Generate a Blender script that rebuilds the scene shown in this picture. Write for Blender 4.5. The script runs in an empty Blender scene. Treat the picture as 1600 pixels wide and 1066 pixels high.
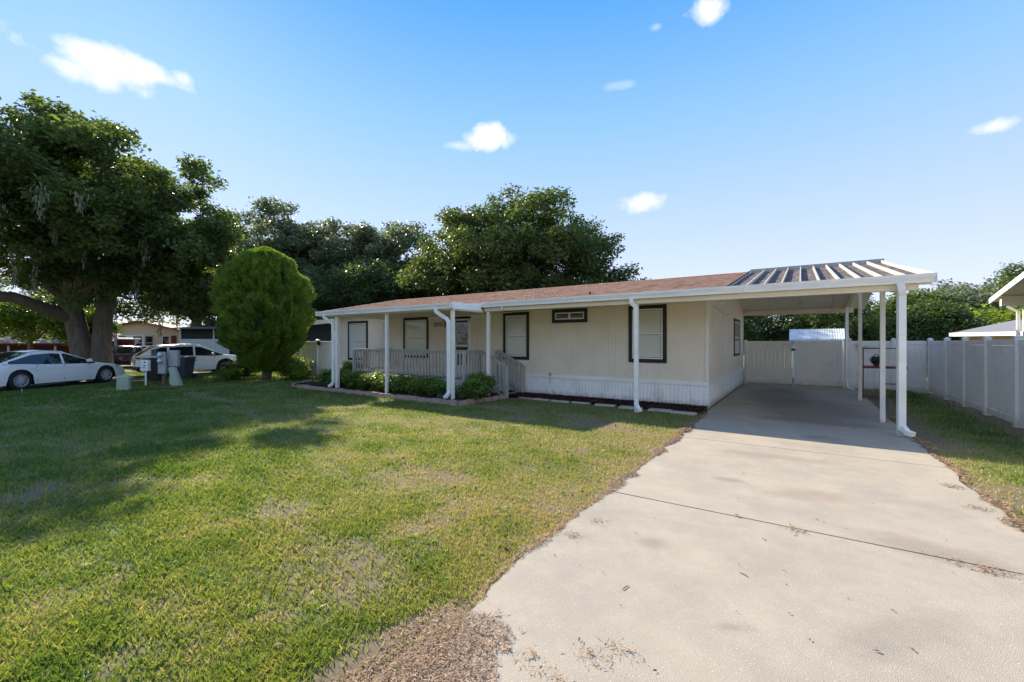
import bpy, math, random
import numpy as np
from mathutils import Vector, Matrix

random.seed(7)
rng = np.random.default_rng(7)
S = bpy.context.scene
COL = S.collection
R = math.radians

# ------------------------------------------------------------------ camera
CAM_YAW = 33.9
cam_d = bpy.data.cameras.new('camera')
cam = bpy.data.objects.new('camera', cam_d); COL.objects.link(cam)
cam.location = (0, 0, 1.75)
cam.rotation_euler = (R(90), 0, R(CAM_YAW))
cam_d.sensor_width = 36; cam_d.lens = 15.12; cam_d.shift_y = 0.00125
cam_d.clip_start = 0.05; cam_d.clip_end = 2000
S.camera = cam

# ------------------------------------------------------------------ light
SUN = Vector((-1.62, 0.43, 1.0)).normalized()
sun_elev = math.asin(SUN.z)
sun_rot = math.atan2(SUN.x, SUN.y)
w = bpy.data.worlds.new('World'); S.world = w; w.use_nodes = True
wn, wl = w.node_tree.nodes, w.node_tree.links
wn.clear()
wout = wn.new('ShaderNodeOutputWorld'); bg = wn.new('ShaderNodeBackground')
sky = wn.new('ShaderNodeTexSky'); sky.sky_type = 'NISHITA'; sky.sun_disc = False
sky.sun_elevation = sun_elev; sky.sun_rotation = sun_rot
sky.air_density = 1.0; sky.dust_density = 0.3; sky.ozone_density = 2.0
bg.inputs[1].default_value = 0.095
wl.new(bg.outputs[0], wout.inputs[0])

def wnode(t, **k):
    n = wn.new(t)
    for a, b in k.items(): setattr(n, a, b)
    return n
def wmath(op, a, b=None, c=None, clamp=False):
    n = wnode('ShaderNodeMath', operation=op, use_clamp=clamp)
    for i, v in enumerate((a, b, c)):
        if v is None: continue
        if isinstance(v, (int, float)): n.inputs[i].default_value = v
        else: wl.new(v, n.inputs[i])
    return n.outputs[0]
tc = wnode('ShaderNodeTexCoord'); sep = wnode('ShaderNodeSeparateXYZ')
wl.new(tc.outputs['Generated'], sep.inputs[0])
# even the sky out: the clear gradient of a summer sky, the same all the way round
ramp = wnode('ShaderNodeValToRGB'); wl.new(sep.outputs[2], ramp.inputs[0])
el = ramp.color_ramp.elements
stops = [(0.0, (3.5, 3.75, 4.4)), (0.10, (3.1, 3.45, 4.4)), (0.20, (2.55, 3.1, 4.4)), (0.45, (1.22, 2.42, 4.4)), (0.62, (0.43, 1.68, 4.2)), (1.0, (0.42, 1.65, 4.0))]
el[0].position = 0; el[0].color = (*[c/8 for c in stops[0][1]], 1); el[1].position = 1; el[1].color = (*[c/8 for c in stops[-1][1]], 1)
for p, c in stops[1:-1]:
    e = el.new(p); e.color = (*[q/8 for q in c], 1)
mul = wnode('ShaderNodeVectorMath', operation='SCALE'); wl.new(ramp.outputs[0], mul.inputs[0]); mul.inputs[3].default_value = 8.0
mixs = wnode('ShaderNodeMix', data_type='RGBA'); mixs.inputs[0].default_value = 0.93
wl.new(sky.outputs[0], mixs.inputs[6]); wl.new(mul.outputs[0], mixs.inputs[7])
# fair-weather clouds, each at its own direction in the sky
def cam_dir(u, v):
    a = R(CAM_YAW); s, c = math.sin(a), math.cos(a); r = (u-800)/672
    return Vector((-s+c*r, c+s*r, -(v-535)/672)).normalized()
CL = [(165, 100, .085, .036, 1.0), (228, 112, .055, .022, .9), (135, 84, .045, .032, .95), (108, 104, .04, .018, .8), (285, 122, .02, .012, .6), (768, 215, .068, .028, .95), (715, 228, .04, .014, .45), (1003, 317, .056, .024, .8), (1105, 12, .038, .026, .9), (1120, -30, .055, .03, .8),
      (1552, 198, .030, .013, .75), (972, 133, .035, .009, .22), (1025, 42, .012, .008, .3),
      (-500, 60, .16, .05, 1), (2400, 150, .2, .06, .9)]
FILL_CLOUDS = [(2.6, .35, .26, .09), (3.3, .55, .30, .14), (-2.4, .3, .26, .08), (-1.9, .62, .28, .13), (2.0, .7, .26, .13), (-2.9, .8, .30, .15), (1.5, .32, .18, .06), (2.3, 1.05, .3, .2), (-2.2, 1.1, .28, .18), (2.9, .18, .3, .06), (-1.55, .25, .2, .06), (0.2, 1.35, .2, .13), (-2.75, .2, .2, .05)]   # azimuth from the view axis, elevation: unseen clouds added for brighter, more neutral fill light
nz = wnode('ShaderNodeTexNoise'); nz.inputs['Scale'].default_value = 9; nz.inputs['Detail'].default_value = 9; nz.inputs['Roughness'].default_value = .62
wl.new(tc.outputs['Generated'], nz.inputs['Vector'])
nz2 = wnode('ShaderNodeTexNoise'); nz2.inputs['Scale'].default_value = 34; nz2.inputs['Detail'].default_value = 6
wl.new(tc.outputs['Generated'], nz2.inputs['Vector'])
nsum = wmath('ADD', wmath('MULTIPLY', wmath('SUBTRACT', nz.outputs[0], .5), 3.0), wmath('MULTIPLY', wmath('SUBTRACT', nz2.outputs[0], .5), 1.5))
cov = None
for u, v, rx, ry, amp in [(None, (a_, e_), x_, y_, .95) for a_, e_, x_, y_ in FILL_CLOUDS]+CL:
    d = cam_dir(u, v) if u is not None else Vector((-math.sin(R(CAM_YAW)-v[0])*math.cos(v[1]), math.cos(R(CAM_YAW)-v[0])*math.cos(v[1]), math.sin(v[1])))
    right = Vector((0, 0, 1)).cross(d).normalized(); up = d.cross(right).normalized()
    def dot(vec):
        n = wnode('ShaderNodeVectorMath', operation='DOT_PRODUCT'); wl.new(tc.outputs['Generated'], n.inputs[0]); n.inputs[1].default_value = vec
        return n.outputs['Value']
    a = wmath('DIVIDE', dot(right), rx); b = wmath('DIVIDE', dot(up), ry)
    q = wmath('SQRT', wmath('ADD', wmath('MULTIPLY', a, a), wmath('MULTIPLY', b, b)))
    # same hemisphere only
    m = wmath('SUBTRACT', 1.0, q)
    m = wmath('ADD', m, wmath('MULTIPLY', nsum, .7))
    m = wmath('MULTIPLY', wmath('MULTIPLY', m, 1.5, clamp=True), amp)
    m = wmath('MULTIPLY', m, wmath('GREATER_THAN', dot(d), .5))
    near = wmath('LESS_THAN', q, 2.2)
    m = wmath('MULTIPLY', m, near)
    cov = m if cov is None else wmath('MAXIMUM', cov, m)
mixc = wnode('ShaderNodeMix', data_type='RGBA'); wl.new(cov, mixc.inputs[0])
wl.new(mixs.outputs[2], mixc.inputs[6])
mixc.inputs[7].default_value = (4.6, 4.6, 4.75, 1)
wl.new(mixc.outputs[2], bg.inputs[0])

sl = bpy.data.lights.new('sun', 'SUN'); sl.energy = 4.15; sl.angle = R(0.6); sl.color = (1, .89, .72)
sun = bpy.data.objects.new('sun', sl); COL.objects.link(sun)
sun.rotation_euler = SUN.to_track_quat('Z', 'Y').to_euler(); sun.location = (-60, 20, 50)
S.view_settings.view_transform = 'Standard'; S.view_settings.look = 'None'
S.view_settings.exposure = 1.46; S.view_settings.gamma = 1
S.view_settings.use_curve_mapping = False
S.render.engine = 'CYCLES'
S.cycles.max_bounces = 9; S.cycles.diffuse_bounces = 7; S.cycles.transparent_max_bounces = 8
S.cycles.sample_clamp_indirect = 6

# ------------------------------------------------------------------ materials
def material(name, base, rough=.6, var=.12, scale=3.0, bump=0, bscale=40, spec=.4, stain=None, stain_amt=0, stain_scale=1.2, metallic=0, coat=0, stretch=None, speck=None):
    m = bpy.data.materials.new(name); m.use_nodes = True
    nt = m.node_tree; n, l = nt.nodes, nt.links
    p = n['Principled BSDF']
    p.inputs['Roughness'].default_value = rough
    p.inputs['Specular IOR Level'].default_value = spec
    p.inputs['Metallic'].default_value = metallic
    p.inputs['Coat Weight'].default_value = coat
    g = n.new('ShaderNodeNewGeometry'); mp = n.new('ShaderNodeMapping'); l.new(g.outputs['Position'], mp.inputs[0])
    if stretch: mp.inputs['Scale'].default_value = stretch
    t = n.new('ShaderNodeTexNoise'); t.inputs['Scale'].default_value = scale; t.inputs['Detail'].default_value = 8; t.inputs['Roughness'].default_value = .65
    l.new(mp.outputs[0], t.inputs['Vector'])
    mx = n.new('ShaderNodeMix'); mx.data_type = 'RGBA'
    l.new(t.outputs[0], mx.inputs[0])
    mx.inputs[6].default_value = (*[c*(1-var*1.8) for c in base], 1); mx.inputs[7].default_value = (*[min(1, c*(1+var*1.8)) for c in base], 1)
    out = mx.outputs[2]
    if stain:
        t2 = n.new('ShaderNodeTexNoise'); t2.inputs['Scale'].default_value = stain_scale; t2.inputs['Detail'].default_value = 10; t2.inputs['Roughness'].default_value = .7
        l.new(mp.outputs[0], t2.inputs['Vector'])
        cr = n.new('ShaderNodeMapRange'); cr.inputs[1].default_value = .46; cr.inputs[2].default_value = .68; cr.inputs[4].default_value = stain_amt
        l.new(t2.outputs[0], cr.inputs[0])
        m2 = n.new('ShaderNodeMix'); m2.data_type = 'RGBA'; l.new(cr.outputs[0], m2.inputs[0]); l.new(out, m2.inputs[6]); m2.inputs[7].default_value = (*stain, 1)
        out = m2.outputs[2]
    if speck:
        for ssc, thr, colr, amt in speck:
            vo = n.new('ShaderNodeTexVoronoi'); vo.inputs['Scale'].default_value = ssc; l.new(g.outputs['Position'], vo.inputs['Vector'])
            ct = n.new('ShaderNodeMath'); ct.operation = 'LESS_THAN'; ct.inputs[1].default_value = thr; l.new(vo.outputs['Distance'], ct.inputs[0])
            cm = n.new('ShaderNodeMath'); cm.operation = 'MULTIPLY'; cm.inputs[1].default_value = amt; l.new(ct.outputs[0], cm.inputs[0])
            m3 = n.new('ShaderNodeMix'); m3.data_type = 'RGBA'; l.new(cm.outputs[0], m3.inputs[0]); l.new(out, m3.inputs[6]); m3.inputs[7].default_value = (*colr, 1)
            out = m3.outputs[2]
    l.new(out, p.inputs['Base Color'])
    if bump:
        tb = n.new('ShaderNodeTexNoise'); tb.inputs['Scale'].default_value = bscale; tb.inputs['Detail'].default_value = 6
        l.new(mp.outputs[0], tb.inputs['Vector'])
        b = n.new('ShaderNodeBump'); b.inputs['Strength'].default_value = bump; b.inputs['Distance'].default_value = .01
        l.new(tb.outputs[0], b.inputs['Height']); l.new(b.outputs[0], p.inputs['Normal'])
    return m

def leaf_material(name, dark, light, trans=.35, dry=None, gloss=.45, tint=(1.25, 1.2, .5)):
    m = bpy.data.materials.new(name); m.use_nodes = True
    nt = m.node_tree; n, l = nt.nodes, nt.links
    p = n['Principled BSDF']; p.inputs['Roughness'].default_value = gloss; p.inputs['Specular IOR Level'].default_value = .2
    at = n.new('ShaderNodeAttribute'); at.attribute_name = 'var'
    cr = n.new('ShaderNodeValToRGB'); l.new(at.outputs['Fac'], cr.inputs[0])
    e = cr.color_ramp.elements; e[0].color = (*dark, 1); e[1].color = (*light, 1)
    if dry: e[1].position = .6; x = e.new(.82); x.color = (*dry, 1)
    l.new(cr.outputs[0], p.inputs['Base Color'])
    tr = n.new('ShaderNodeBsdfTranslucent')
    tm = n.new('ShaderNodeMix'); tm.data_type = 'RGBA'; tm.blend_type = 'MULTIPLY'; tm.inputs[0].default_value = 1; l.new(cr.outputs[0], tm.inputs[6]); tm.inputs[7].default_value = (*tint, 1)
    l.new(tm.outputs[2], tr.inputs[0])
    ms = n.new('ShaderNodeMixShader'); ms.inputs[0].default_value = trans
    l.new(p.outputs[0], ms.inputs[1]); l.new(tr.outputs[0], ms.inputs[2]); l.new(ms.outputs[0], n['Material Output'].inputs[0])
    return m

def glass_material(name, tint=(.02, .025, .03), refl=.9):
    m = bpy.data.materials.new(name); m.use_nodes = True
    n, l = m.node_tree.nodes, m.node_tree.links
    p = n['Principled BSDF']; p.inputs['Base Color'].default_value = (*tint, 1); p.inputs['Roughness'].default_value = .04; p.inputs['Specular IOR Level'].default_value = refl
    return m

def clear_glass(name):
    m = bpy.data.materials.new(name); m.use_nodes = True
    n, l = m.node_tree.nodes, m.node_tree.links
    n.remove(n['Principled BSDF'])
    t = n.new('ShaderNodeBsdfTransparent'); t.inputs[0].default_value = (.93, .93, .92, 1)
    g = n.new('ShaderNodeBsdfGlossy'); g.inputs['Roughness'].default_value = .03
    f = n.new('ShaderNodeFresnel'); f.inputs[0].default_value = 1.5; gg = n.new('ShaderNodeNewGeometry')
    inv = n.new('ShaderNodeMath'); inv.operation = 'MULTIPLY_ADD'; l.new(gg.outputs['Backfacing'], inv.inputs[0]); inv.inputs[1].default_value = -.8333; inv.inputs[2].default_value = 1.5; l.new(inv.outputs[0], f.inputs[0])
    tn = n.new('ShaderNodeTexNoise'); tn.inputs['Scale'].default_value = 2.0
    b = n.new('ShaderNodeBump'); b.inputs['Strength'].default_value = .15; b.inputs['Distance'].default_value = .02; l.new(tn.outputs[0], b.inputs['Height']); l.new(b.outputs[0], g.inputs['Normal'])
    ms = n.new('ShaderNodeMixShader'); l.new(f.outputs[0], ms.inputs[0]); l.new(t.outputs[0], ms.inputs[1]); l.new(g.outputs[0], ms.inputs[2])
    l.new(ms.outputs[0], n['Material Output'].inputs[0])
    return m

M = {}
M['white'] = material('white_vinyl', (.84, .84, .81), .45, .05, 2.5, 0, spec=.4, stain=(.55, .52, .45), stain_amt=.35, stain_scale=1.8)
M['fence'] = material('fence_vinyl', (.90, .86, .80), .5, .04, 2.0, 0, stain=(.55, .52, .48), stain_amt=.3, stain_scale=1.1)
M['trimwhite'] = material('trim_paint', (.84, .82, .76), .5, .05, 3, .1, 60, stain=(.5, .45, .36), stain_amt=.3, stain_scale=2.3)
M['gutter'] = material('gutter_paint', (.90, .90, .90), .4, .06, 1.5, stain=(.6, .58, .53), stain_amt=.5, stain_scale=2.4, stretch=(.6, 1, 5))
M['beige'] = material('beige_siding', (.80, .71, .58), .65, .05, 1.3, .15, 90, stain=(.42, .38, .31), stain_amt=.25, stain_scale=1.0)
M['skirt'] = material('skirting_vinyl', (.92, .91, .87), .5, .05, 2.5, 0, stain=(.50, .46, .40), stain_amt=.45, stain_scale=2.2, stretch=(1, 1, .5))
def splash(m, z0, z1, col, amt):
    nt = m.node_tree; n, l = nt.nodes, nt.links; p = n['Principled BSDF']; src = p.inputs['Base Color'].links[0].from_socket
    g = n.new('ShaderNodeNewGeometry'); sx = n.new('ShaderNodeSeparateXYZ'); l.new(g.outputs['Position'], sx.inputs[0])
    t = n.new('ShaderNodeTexNoise'); t.inputs['Scale'].default_value = 6; t.inputs['Detail'].default_value = 8; l.new(g.outputs['Position'], t.inputs['Vector'])
    ad = n.new('ShaderNodeMath'); ad.operation = 'MULTIPLY_ADD'; l.new(t.outputs[0], ad.inputs[0]); ad.inputs[1].default_value = (z1-z0)*1.6; l.new(sx.outputs[2], ad.inputs[2])
    mr = n.new('ShaderNodeMapRange'); mr.inputs[1].default_value = z0+(z1-z0)*.8; mr.inputs[2].default_value = z1+(z1-z0)*.8; mr.inputs[3].default_value = amt; mr.inputs[4].default_value = 0; l.new(ad.outputs[0], mr.inputs[0])
    mx = n.new('ShaderNodeMix'); mx.data_type = 'RGBA'; l.new(mr.outputs[0], mx.inputs[0]); l.new(src, mx.inputs[6]); mx.inputs[7].default_value = (*col, 1); l.new(mx.outputs[2], p.inputs['Base Color'])
def marks(m, blobs):
    nt = m.node_tree; n, l = nt.nodes, nt.links; p = n['Principled BSDF']; src = p.inputs['Base Color'].links[0].from_socket
    g = n.new('ShaderNodeNewGeometry'); nz_ = n.new('ShaderNodeTexNoise'); nz_.inputs['Scale'].default_value = 9; nz_.inputs['Detail'].default_value = 10; nz_.inputs['Roughness'].default_value = .75; l.new(g.outputs['Position'], nz_.inputs['Vector'])
    for (bx, by, rx, ry, rot, amt, col, thr) in blobs:
        mp = n.new('ShaderNodeMapping'); mp.vector_type = 'TEXTURE'; mp.inputs['Location'].default_value = (bx, by, 0); mp.inputs['Rotation'].default_value = (0, 0, rot); mp.inputs['Scale'].default_value = (rx, ry, 1e3); l.new(g.outputs['Position'], mp.inputs[0])
        ln = n.new('ShaderNodeVectorMath'); ln.operation = 'LENGTH'; l.new(mp.outputs[0], ln.inputs[0])
        a = n.new('ShaderNodeMath'); a.operation = 'SUBTRACT'; a.inputs[0].default_value = 1; l.new(ln.outputs['Value'], a.inputs[1])
        b = n.new('ShaderNodeMath'); b.operation = 'ADD'; l.new(a.outputs[0], b.inputs[0]); l.new(nz_.outputs[0], b.inputs[1])
        c = n.new('ShaderNodeMapRange'); c.inputs[1].default_value = thr; c.inputs[2].default_value = thr+.45; c.inputs[4].default_value = amt; l.new(b.outputs[0], c.inputs[0])
        k = n.new('ShaderNodeMath'); k.operation = 'LESS_THAN'; k.inputs[1].default_value = 1.25; l.new(ln.outputs['Value'], k.inputs[0])
        k2 = n.new('ShaderNodeMath'); k2.operation = 'MULTIPLY'; l.new(k.outputs[0], k2.inputs[0]); l.new(c.outputs[0], k2.inputs[1])
        mx = n.new('ShaderNodeMix'); mx.data_type = 'RGBA'; l.new(k2.outputs[0], mx.inputs[0]); l.new(src, mx.inputs[6]); mx.inputs[7].default_value = (*col, 1); src = mx.outputs[2]
    l.new(src, p.inputs['Base Color'])
splash(M['skirt'], 0, .22, (.25, .19, .14), .7)
splash(M['trimwhite'], 0, .18, (.30, .24, .17), .5)
splash(M['fence'], 0, .30, (.36, .32, .25), .5)
M['soffit'] = material('soffit_paint', (.80, .72, .55), .6, .05, 2, stain=(.5, .42, .3), stain_amt=.25)
M['ceiling'] = material('carport_ceiling', (.88, .78, .65), .55, .06, 1.5, stain=(.62, .52, .4), stain_amt=.3, stretch=(1, .35, 1))
M['black'] = material('black_trim', (.018, .014, .014), .5, .2, 6)
M['darkmetal'] = material('dark_metal', (.03, .03, .032), .4, .1, 5, metallic=.3)
M['wood'] = material('weathered_wood', (.44, .43, .40), .8, .22, 9, .4, 60, stain=(.24, .23, .21), stain_amt=.5, stain_scale=5, stretch=(1, 1, .25))
M['wooddeck'] = material('deck_boards', (.30, .29, .27), .8, .22, 6, .4, 60, stretch=(1, .3, 1))
M['lattice'] = material('lattice_wood', (.58, .56, .52), .7, .15, 8)
M['blind'] = material('window_blind', (.74, .75, .68), .6, .03, 2)
M['interior'] = material('dark_interior', (.03, .028, .025), .9, .3, 2)
M['glass'] = clear_glass('window_glass')
M['darkglass'] = glass_material('dark_glass')
M['carglass'] = glass_material('car_glass', (.012, .016, .02), .7)
M['concrete'] = material('driveway_concrete', (.355, .305, .24), .85, .13, 2.2, .5, 180, stain=(.27, .235, .20), stain_amt=.8, stain_scale=.9,
                         speck=[(55, .16, (.16, .14, .12), .55), (38, .13, (.60, .56, .49), .6), (140, .25, (.25, .22, .19), .3)])
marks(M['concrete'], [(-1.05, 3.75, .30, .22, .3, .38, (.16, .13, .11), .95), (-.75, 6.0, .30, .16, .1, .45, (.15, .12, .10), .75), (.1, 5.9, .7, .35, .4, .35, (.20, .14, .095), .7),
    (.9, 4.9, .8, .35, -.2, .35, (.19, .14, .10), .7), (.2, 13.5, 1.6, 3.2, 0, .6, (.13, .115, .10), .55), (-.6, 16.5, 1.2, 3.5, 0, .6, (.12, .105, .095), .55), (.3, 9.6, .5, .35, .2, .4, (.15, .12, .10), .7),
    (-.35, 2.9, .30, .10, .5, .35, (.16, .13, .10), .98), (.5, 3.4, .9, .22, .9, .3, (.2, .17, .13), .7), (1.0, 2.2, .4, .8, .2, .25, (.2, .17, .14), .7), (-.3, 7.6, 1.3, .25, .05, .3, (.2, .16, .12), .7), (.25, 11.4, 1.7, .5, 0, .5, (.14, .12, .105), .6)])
M['paver'] = material('stepping_stone', (.47, .42, .36), .9, .14, 7, .5, 80, stain=(.2, .19, .15), stain_amt=.4, stain_scale=4)
M['edging'] = material('edging_brick', (.40, .28, .23), .9, .2, 7, .6, 60, stain=(.2, .17, .14), stain_amt=.5, stain_scale=5)
M['mulch'] = material('dark_mulch', (.045, .022, .018), .95, .45, 18, 1, 50)
M['bark'] = material('oak_bark', (.115, .095, .08), .95, .4, 5, 1.0, 25, stain=(.22, .21, .19), stain_amt=.5, stain_scale=2, stretch=(3, 3, .6))
M['bark2'] = material('smooth_bark', (.22, .15, .10), .9, .3, 5, .6, 25, stretch=(3, 3, .6))
M['moss'] = leaf_material('spanish_moss', (.12, .135, .095), (.25, .26, .19), .3)
M['asphalt'] = material('asphalt', (.075, .073, .07), .9, .2, 4, .5, 120, stain=(.13, .12, .10), stain_amt=.4)
M['metalroof'] = material('pan_roof_metal', (.085, .07, .068), .85, .35, 4, .1, 30, spec=.15, stain=(.27, .22, .20), stain_amt=.8, stain_scale=3.0, stretch=(3, .7, 1))
M['ribmetal'] = material('rib_metal', (.42, .40, .37), .7, .08, 3, stain=(.35, .3, .26), stain_amt=.4, stain_scale=4)
M['redmetal'] = material('red_rack_paint', (.17, .013, .018), .4, .15, 6, coat=.3)
M['carwhite'] = material('white_car_paint', (.82, .81, .79), .25, .01, 2, coat=.6)
M['cardark'] = material('dark_red_car_paint', (.035, .008, .010), .25, .05, 2, coat=.8)
M['carblack'] = material('black_car_paint', (.012, .013, .015), .25, .05, 2, coat=.8)
M['rubber'] = material('tyre_rubber', (.018, .018, .018), .85, .2, 10)
M['rim'] = material('alloy_rim', (.62, .64, .66), .35, .05, 8, metallic=.5)
M['plasticblk'] = material('black_plastic', (.02, .02, .022), .6, .2, 5)
M['lamp'] = glass_material('headlamp_glass', (.25, .27, .3), .9)
M['taillamp'] = glass_material('tail_lamp', (.3, .01, .01), .8)
M['binblue'] = material('blue_grey_bin', (.055, .075, .09), .5, .1, 5)
M['binblack'] = material('charcoal_bin', (.025, .026, .028), .5, .1, 5)
M['padgreen'] = material('pale_green_cabinet', (.36, .43, .33), .55, .1, 4, stain=(.25, .28, .2), stain_amt=.4, stain_scale=4)
M['greybox'] = material('grey_meter_box', (.40, .42, .43), .5, .12, 5, metallic=.2)
M['postwood'] = material('brown_post', (.14, .10, .075), .9, .25, 6, .5, 40, stretch=(1, 1, .2))
M['cream'] = material('cream_wall', (.72, .58, .38), .7, .05, 2)
M['maroon'] = material('maroon_shutter', (.12, .025, .02), .6, .15, 5)
M['redroof'] = material('rust_red_roof', (.30, .14, .10), .8, .25, 3, .3, 40)
M['palered'] = material('faded_red_metal', (.44, .27, .23), .85, .2, 2, stretch=(1, 1, 4))
M['navy'] = material('navy_siding', (.028, .048, .075), .6, .1, 2)
M['darkroof'] = material('dark_grey_roof', (.14, .14, .15), .8, .12, 3)
M['greyroof'] = material('grey_roof', (.19, .19, .20), .7, .12, 3)
M['whitesiding'] = material('white_lap_siding', (.62, .65, .65), .6, .05, 2)
M['screen'] = material('insect_screen', (.035, .035, .035), .8, .2, 3)
M['yellowwall'] = material('yellow_wall', (.66, .56, .36), .7, .06, 2)
M['shedroof'] = material('shed_roof_metal', (.60, .60, .58), .75, .1, 3, stain=(.32, .35, .38), stain_amt=.6, stain_scale=2.5, stretch=(1, 1, 3))
M['debris'] = leaf_material('dry_debris', (.05, .035, .025), (.24, .17, .10), .1, gloss=.8, tint=(1, .9, .7))
M['thatch'] = leaf_material('dry_thatch', (.15, .09, .055), (.50, .35, .23), .1, gloss=.8, tint=(1, .9, .7))
M['grass'] = leaf_material('grass_blades', (.08, .155, .036), (.25, .29, .085), .42, dry=(.43, .34, .20), gloss=.5, tint=(1.3, 1.25, .5))
M['weed'] = leaf_material('weed_leaves', (.09, .20, .03), (.26, .40, .08), .4)
M['oakleaf'] = leaf_material('oak_leaves', (.055, .095, .038), (.17, .235, .085), .45)
M['oakleaf2'] = leaf_material('oak_leaves_fresh', (.045, .082, .032), (.15, .205, .075), .40)
M['greyleaf'] = leaf_material('grey_green_leaves', (.085, .11, .065), (.25, .29, .18), .38, tint=(1.1, 1.15, .75))
M['limeleaf'] = leaf_material('lime_leaves', (.08, .15, .025), (.26, .34, .06), .42)
M['arborleaf'] = leaf_material('arborvitae_scales', (.05, .13, .018), (.28, .39, .07), .40, gloss=.6)
M['shrubleaf'] = leaf_material('shrub_leaves', (.05, .12, .025), (.26, .36, .09), .36, gloss=.35)
M['darkleaf'] = leaf_material('dark_leaves', (.045, .08, .035), (.13, .18, .07), .38)
M['flower'] = leaf_material('pale_blossom', (.5, .25, .28), (.75, .7, .6), .3)

# ------------------------------------------------------------------ helpers
def origin(o):
    v = Vector((0, 0, 0))
    while o is not None:
        v += Vector(o.location); o = o.parent
    return v

class MB:
    """collects shapes and links them as one mesh object"""
    def __init__(s): s.v = []; s.f = []; s.mi = []; s.cur = 0
    def add(s, vs, fs):
        b = len(s.v); s.v += [tuple(p) for p in vs]; s.f += [tuple(b+i for i in q) for q in fs]; s.mi += [s.cur]*len(fs); return s
    def box(s, x0, x1, y0, y1, z0, z1):
        if x0 > x1: x0, x1 = x1, x0
        if y0 > y1: y0, y1 = y1, y0
        if z0 > z1: z0, z1 = z1, z0
        return s.add([(x0,y0,z0),(x1,y0,z0),(x1,y1,z0),(x0,y1,z0),(x0,y0,z1),(x1,y0,z1),(x1,y1,z1),(x0,y1,z1)],
                     [(0,3,2,1),(4,5,6,7),(0,1,5,4),(1,2,6,5),(2,3,7,6),(3,0,4,7)])
    def hexa(s, p):
        return s.add(p, [(0,3,2,1),(4,5,6,7),(0,1,5,4),(1,2,6,5),(2,3,7,6),(3,0,4,7)])
    def bar(s, a, b, w, h, up=(0,0,1)):
        a, b = Vector(a), Vector(b); d = (b-a).normalized(); up = Vector(up)
        if abs(d.dot(up)) > .98: up = Vector((0,1,0))
        r = d.cross(up).normalized()*w/2; u = r.cross(d).normalized()*h/2
        return s.add([a-r-u,a+r-u,a+r+u,a-r+u,b-r-u,b+r-u,b+r+u,b-r+u], [(0,3,2,1),(4,5,6,7),(0,1,5,4),(1,2,6,5),(2,3,7,6),(3,0,4,7)])
    def tube(s, pts, rad, n=8, cap=True):
        pts = [Vector(p) for p in pts]
        if not hasattr(rad, '__len__'): rad = [rad]*len(pts)
        b = len(s.v); fs = []
        prev = None
        for i, p in enumerate(pts):
            d = (pts[min(i+1, len(pts)-1)]-pts[max(i-1, 0)]).normalized()
            ref = Vector((0,0,1)) if abs(d.z) < .9 else Vector((1,0,0))
            r = d.cross(ref).normalized() if prev is None else (prev - d*prev.dot(d)).normalized()
            prev = r; u = d.cross(r)
            for k in range(n):
                a = 2*math.pi*k/n
                s.v.append(tuple(p + (r*math.cos(a)+u*math.sin(a))*rad[i]))
        for i in range(len(pts)-1):
            for k in range(n):
                fs.append((b+i*n+k, b+i*n+(k+1)%n, b+(i+1)*n+(k+1)%n, b+(i+1)*n+k))
        if cap: fs.append(tuple(b+k for k in range(n))[::-1]); fs.append(tuple(b+(len(pts)-1)*n+k for k in range(n)))
        s.f += fs; s.mi += [s.cur]*len(fs); return s
    def prism(s, poly, axis, a, b):
        """poly of 2-D points extruded along axis from a to b. axis 'x': pts are (y,z); 'y': (x,z); 'z': (x,y)"""
        n = len(poly)
        def P(p, t): return (t, p[0], p[1]) if axis == 'x' else ((p[0], t, p[1]) if axis == 'y' else (p[0], p[1], t))
        vs = [P(p, a) for p in poly]+[P(p, b) for p in poly]
        fs = [tuple(range(n)), tuple(range(2*n-1, n-1, -1))]+[(i, n+i, n+(i+1) % n, (i+1) % n) for i in range(n)]
        return s.add(vs, fs)
    def mesh(s, name, mats, off=Vector((0,0,0))):
        me = bpy.data.meshes.new(name)
        me.from_pydata([tuple(Vector(p)-off) for p in s.v], [], s.f)
        if not isinstance(mats, (list, tuple)): mats = [mats]
        for m in mats: me.materials.append(m)
        if any(s.mi): me.polygons.foreach_set('material_index', s.mi)
        me.validate(); me.update()
        return me
    def build(s, name, mats, parent=None, local=False, smooth=False, bevel=0, label=None):
        off = Vector((0,0,0)) if (local or parent is None) else origin(parent)
        me = s.mesh(name, mats, off)
        import bmesh
        bm = bmesh.new(); bm.from_mesh(me); bmesh.ops.recalc_face_normals(bm, faces=bm.faces); bm.to_mesh(me); bm.free()
        if smooth:
            me.polygons.foreach_set('use_smooth', [True]*len(me.polygons))
        o = bpy.data.objects.new(name, me); COL.objects.link(o)
        if parent is not None: o.parent = parent
        if bevel:
            b = o.modifiers.new('bevel', 'BEVEL'); b.width = bevel; b.segments = 2; b.limit_method = 'ANGLE'; b.angle_limit = R(40)
        if label: o['label'] = label
        return o

def inst(name, mesh, parent, loc, rz=0, scale=None, world=True, rot=None):
    o = bpy.data.objects.new(name, mesh); COL.objects.link(o); o.parent = parent
    o.location = Vector(loc)-(origin(parent) if (world and parent is not None) else Vector((0,0,0)))
    o.rotation_euler = rot if rot else (0, 0, rz)
    if scale: o.scale = scale
    return o

def tag(o, label=None, cat=None, group=None, kind=None):
    if label: o['label'] = label
    if cat: o['category'] = cat
    if group: o['group'] = group
    if kind: o['kind'] = kind
    return o

def thing(name, loc, label, cat, group=None, rz=0):
    o = bpy.data.objects.new(name, None); COL.objects.link(o); o.location = loc; o.rotation_euler = (0,0,rz); o.empty_display_size = .2
    return tag(o, label, cat, group)

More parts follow.
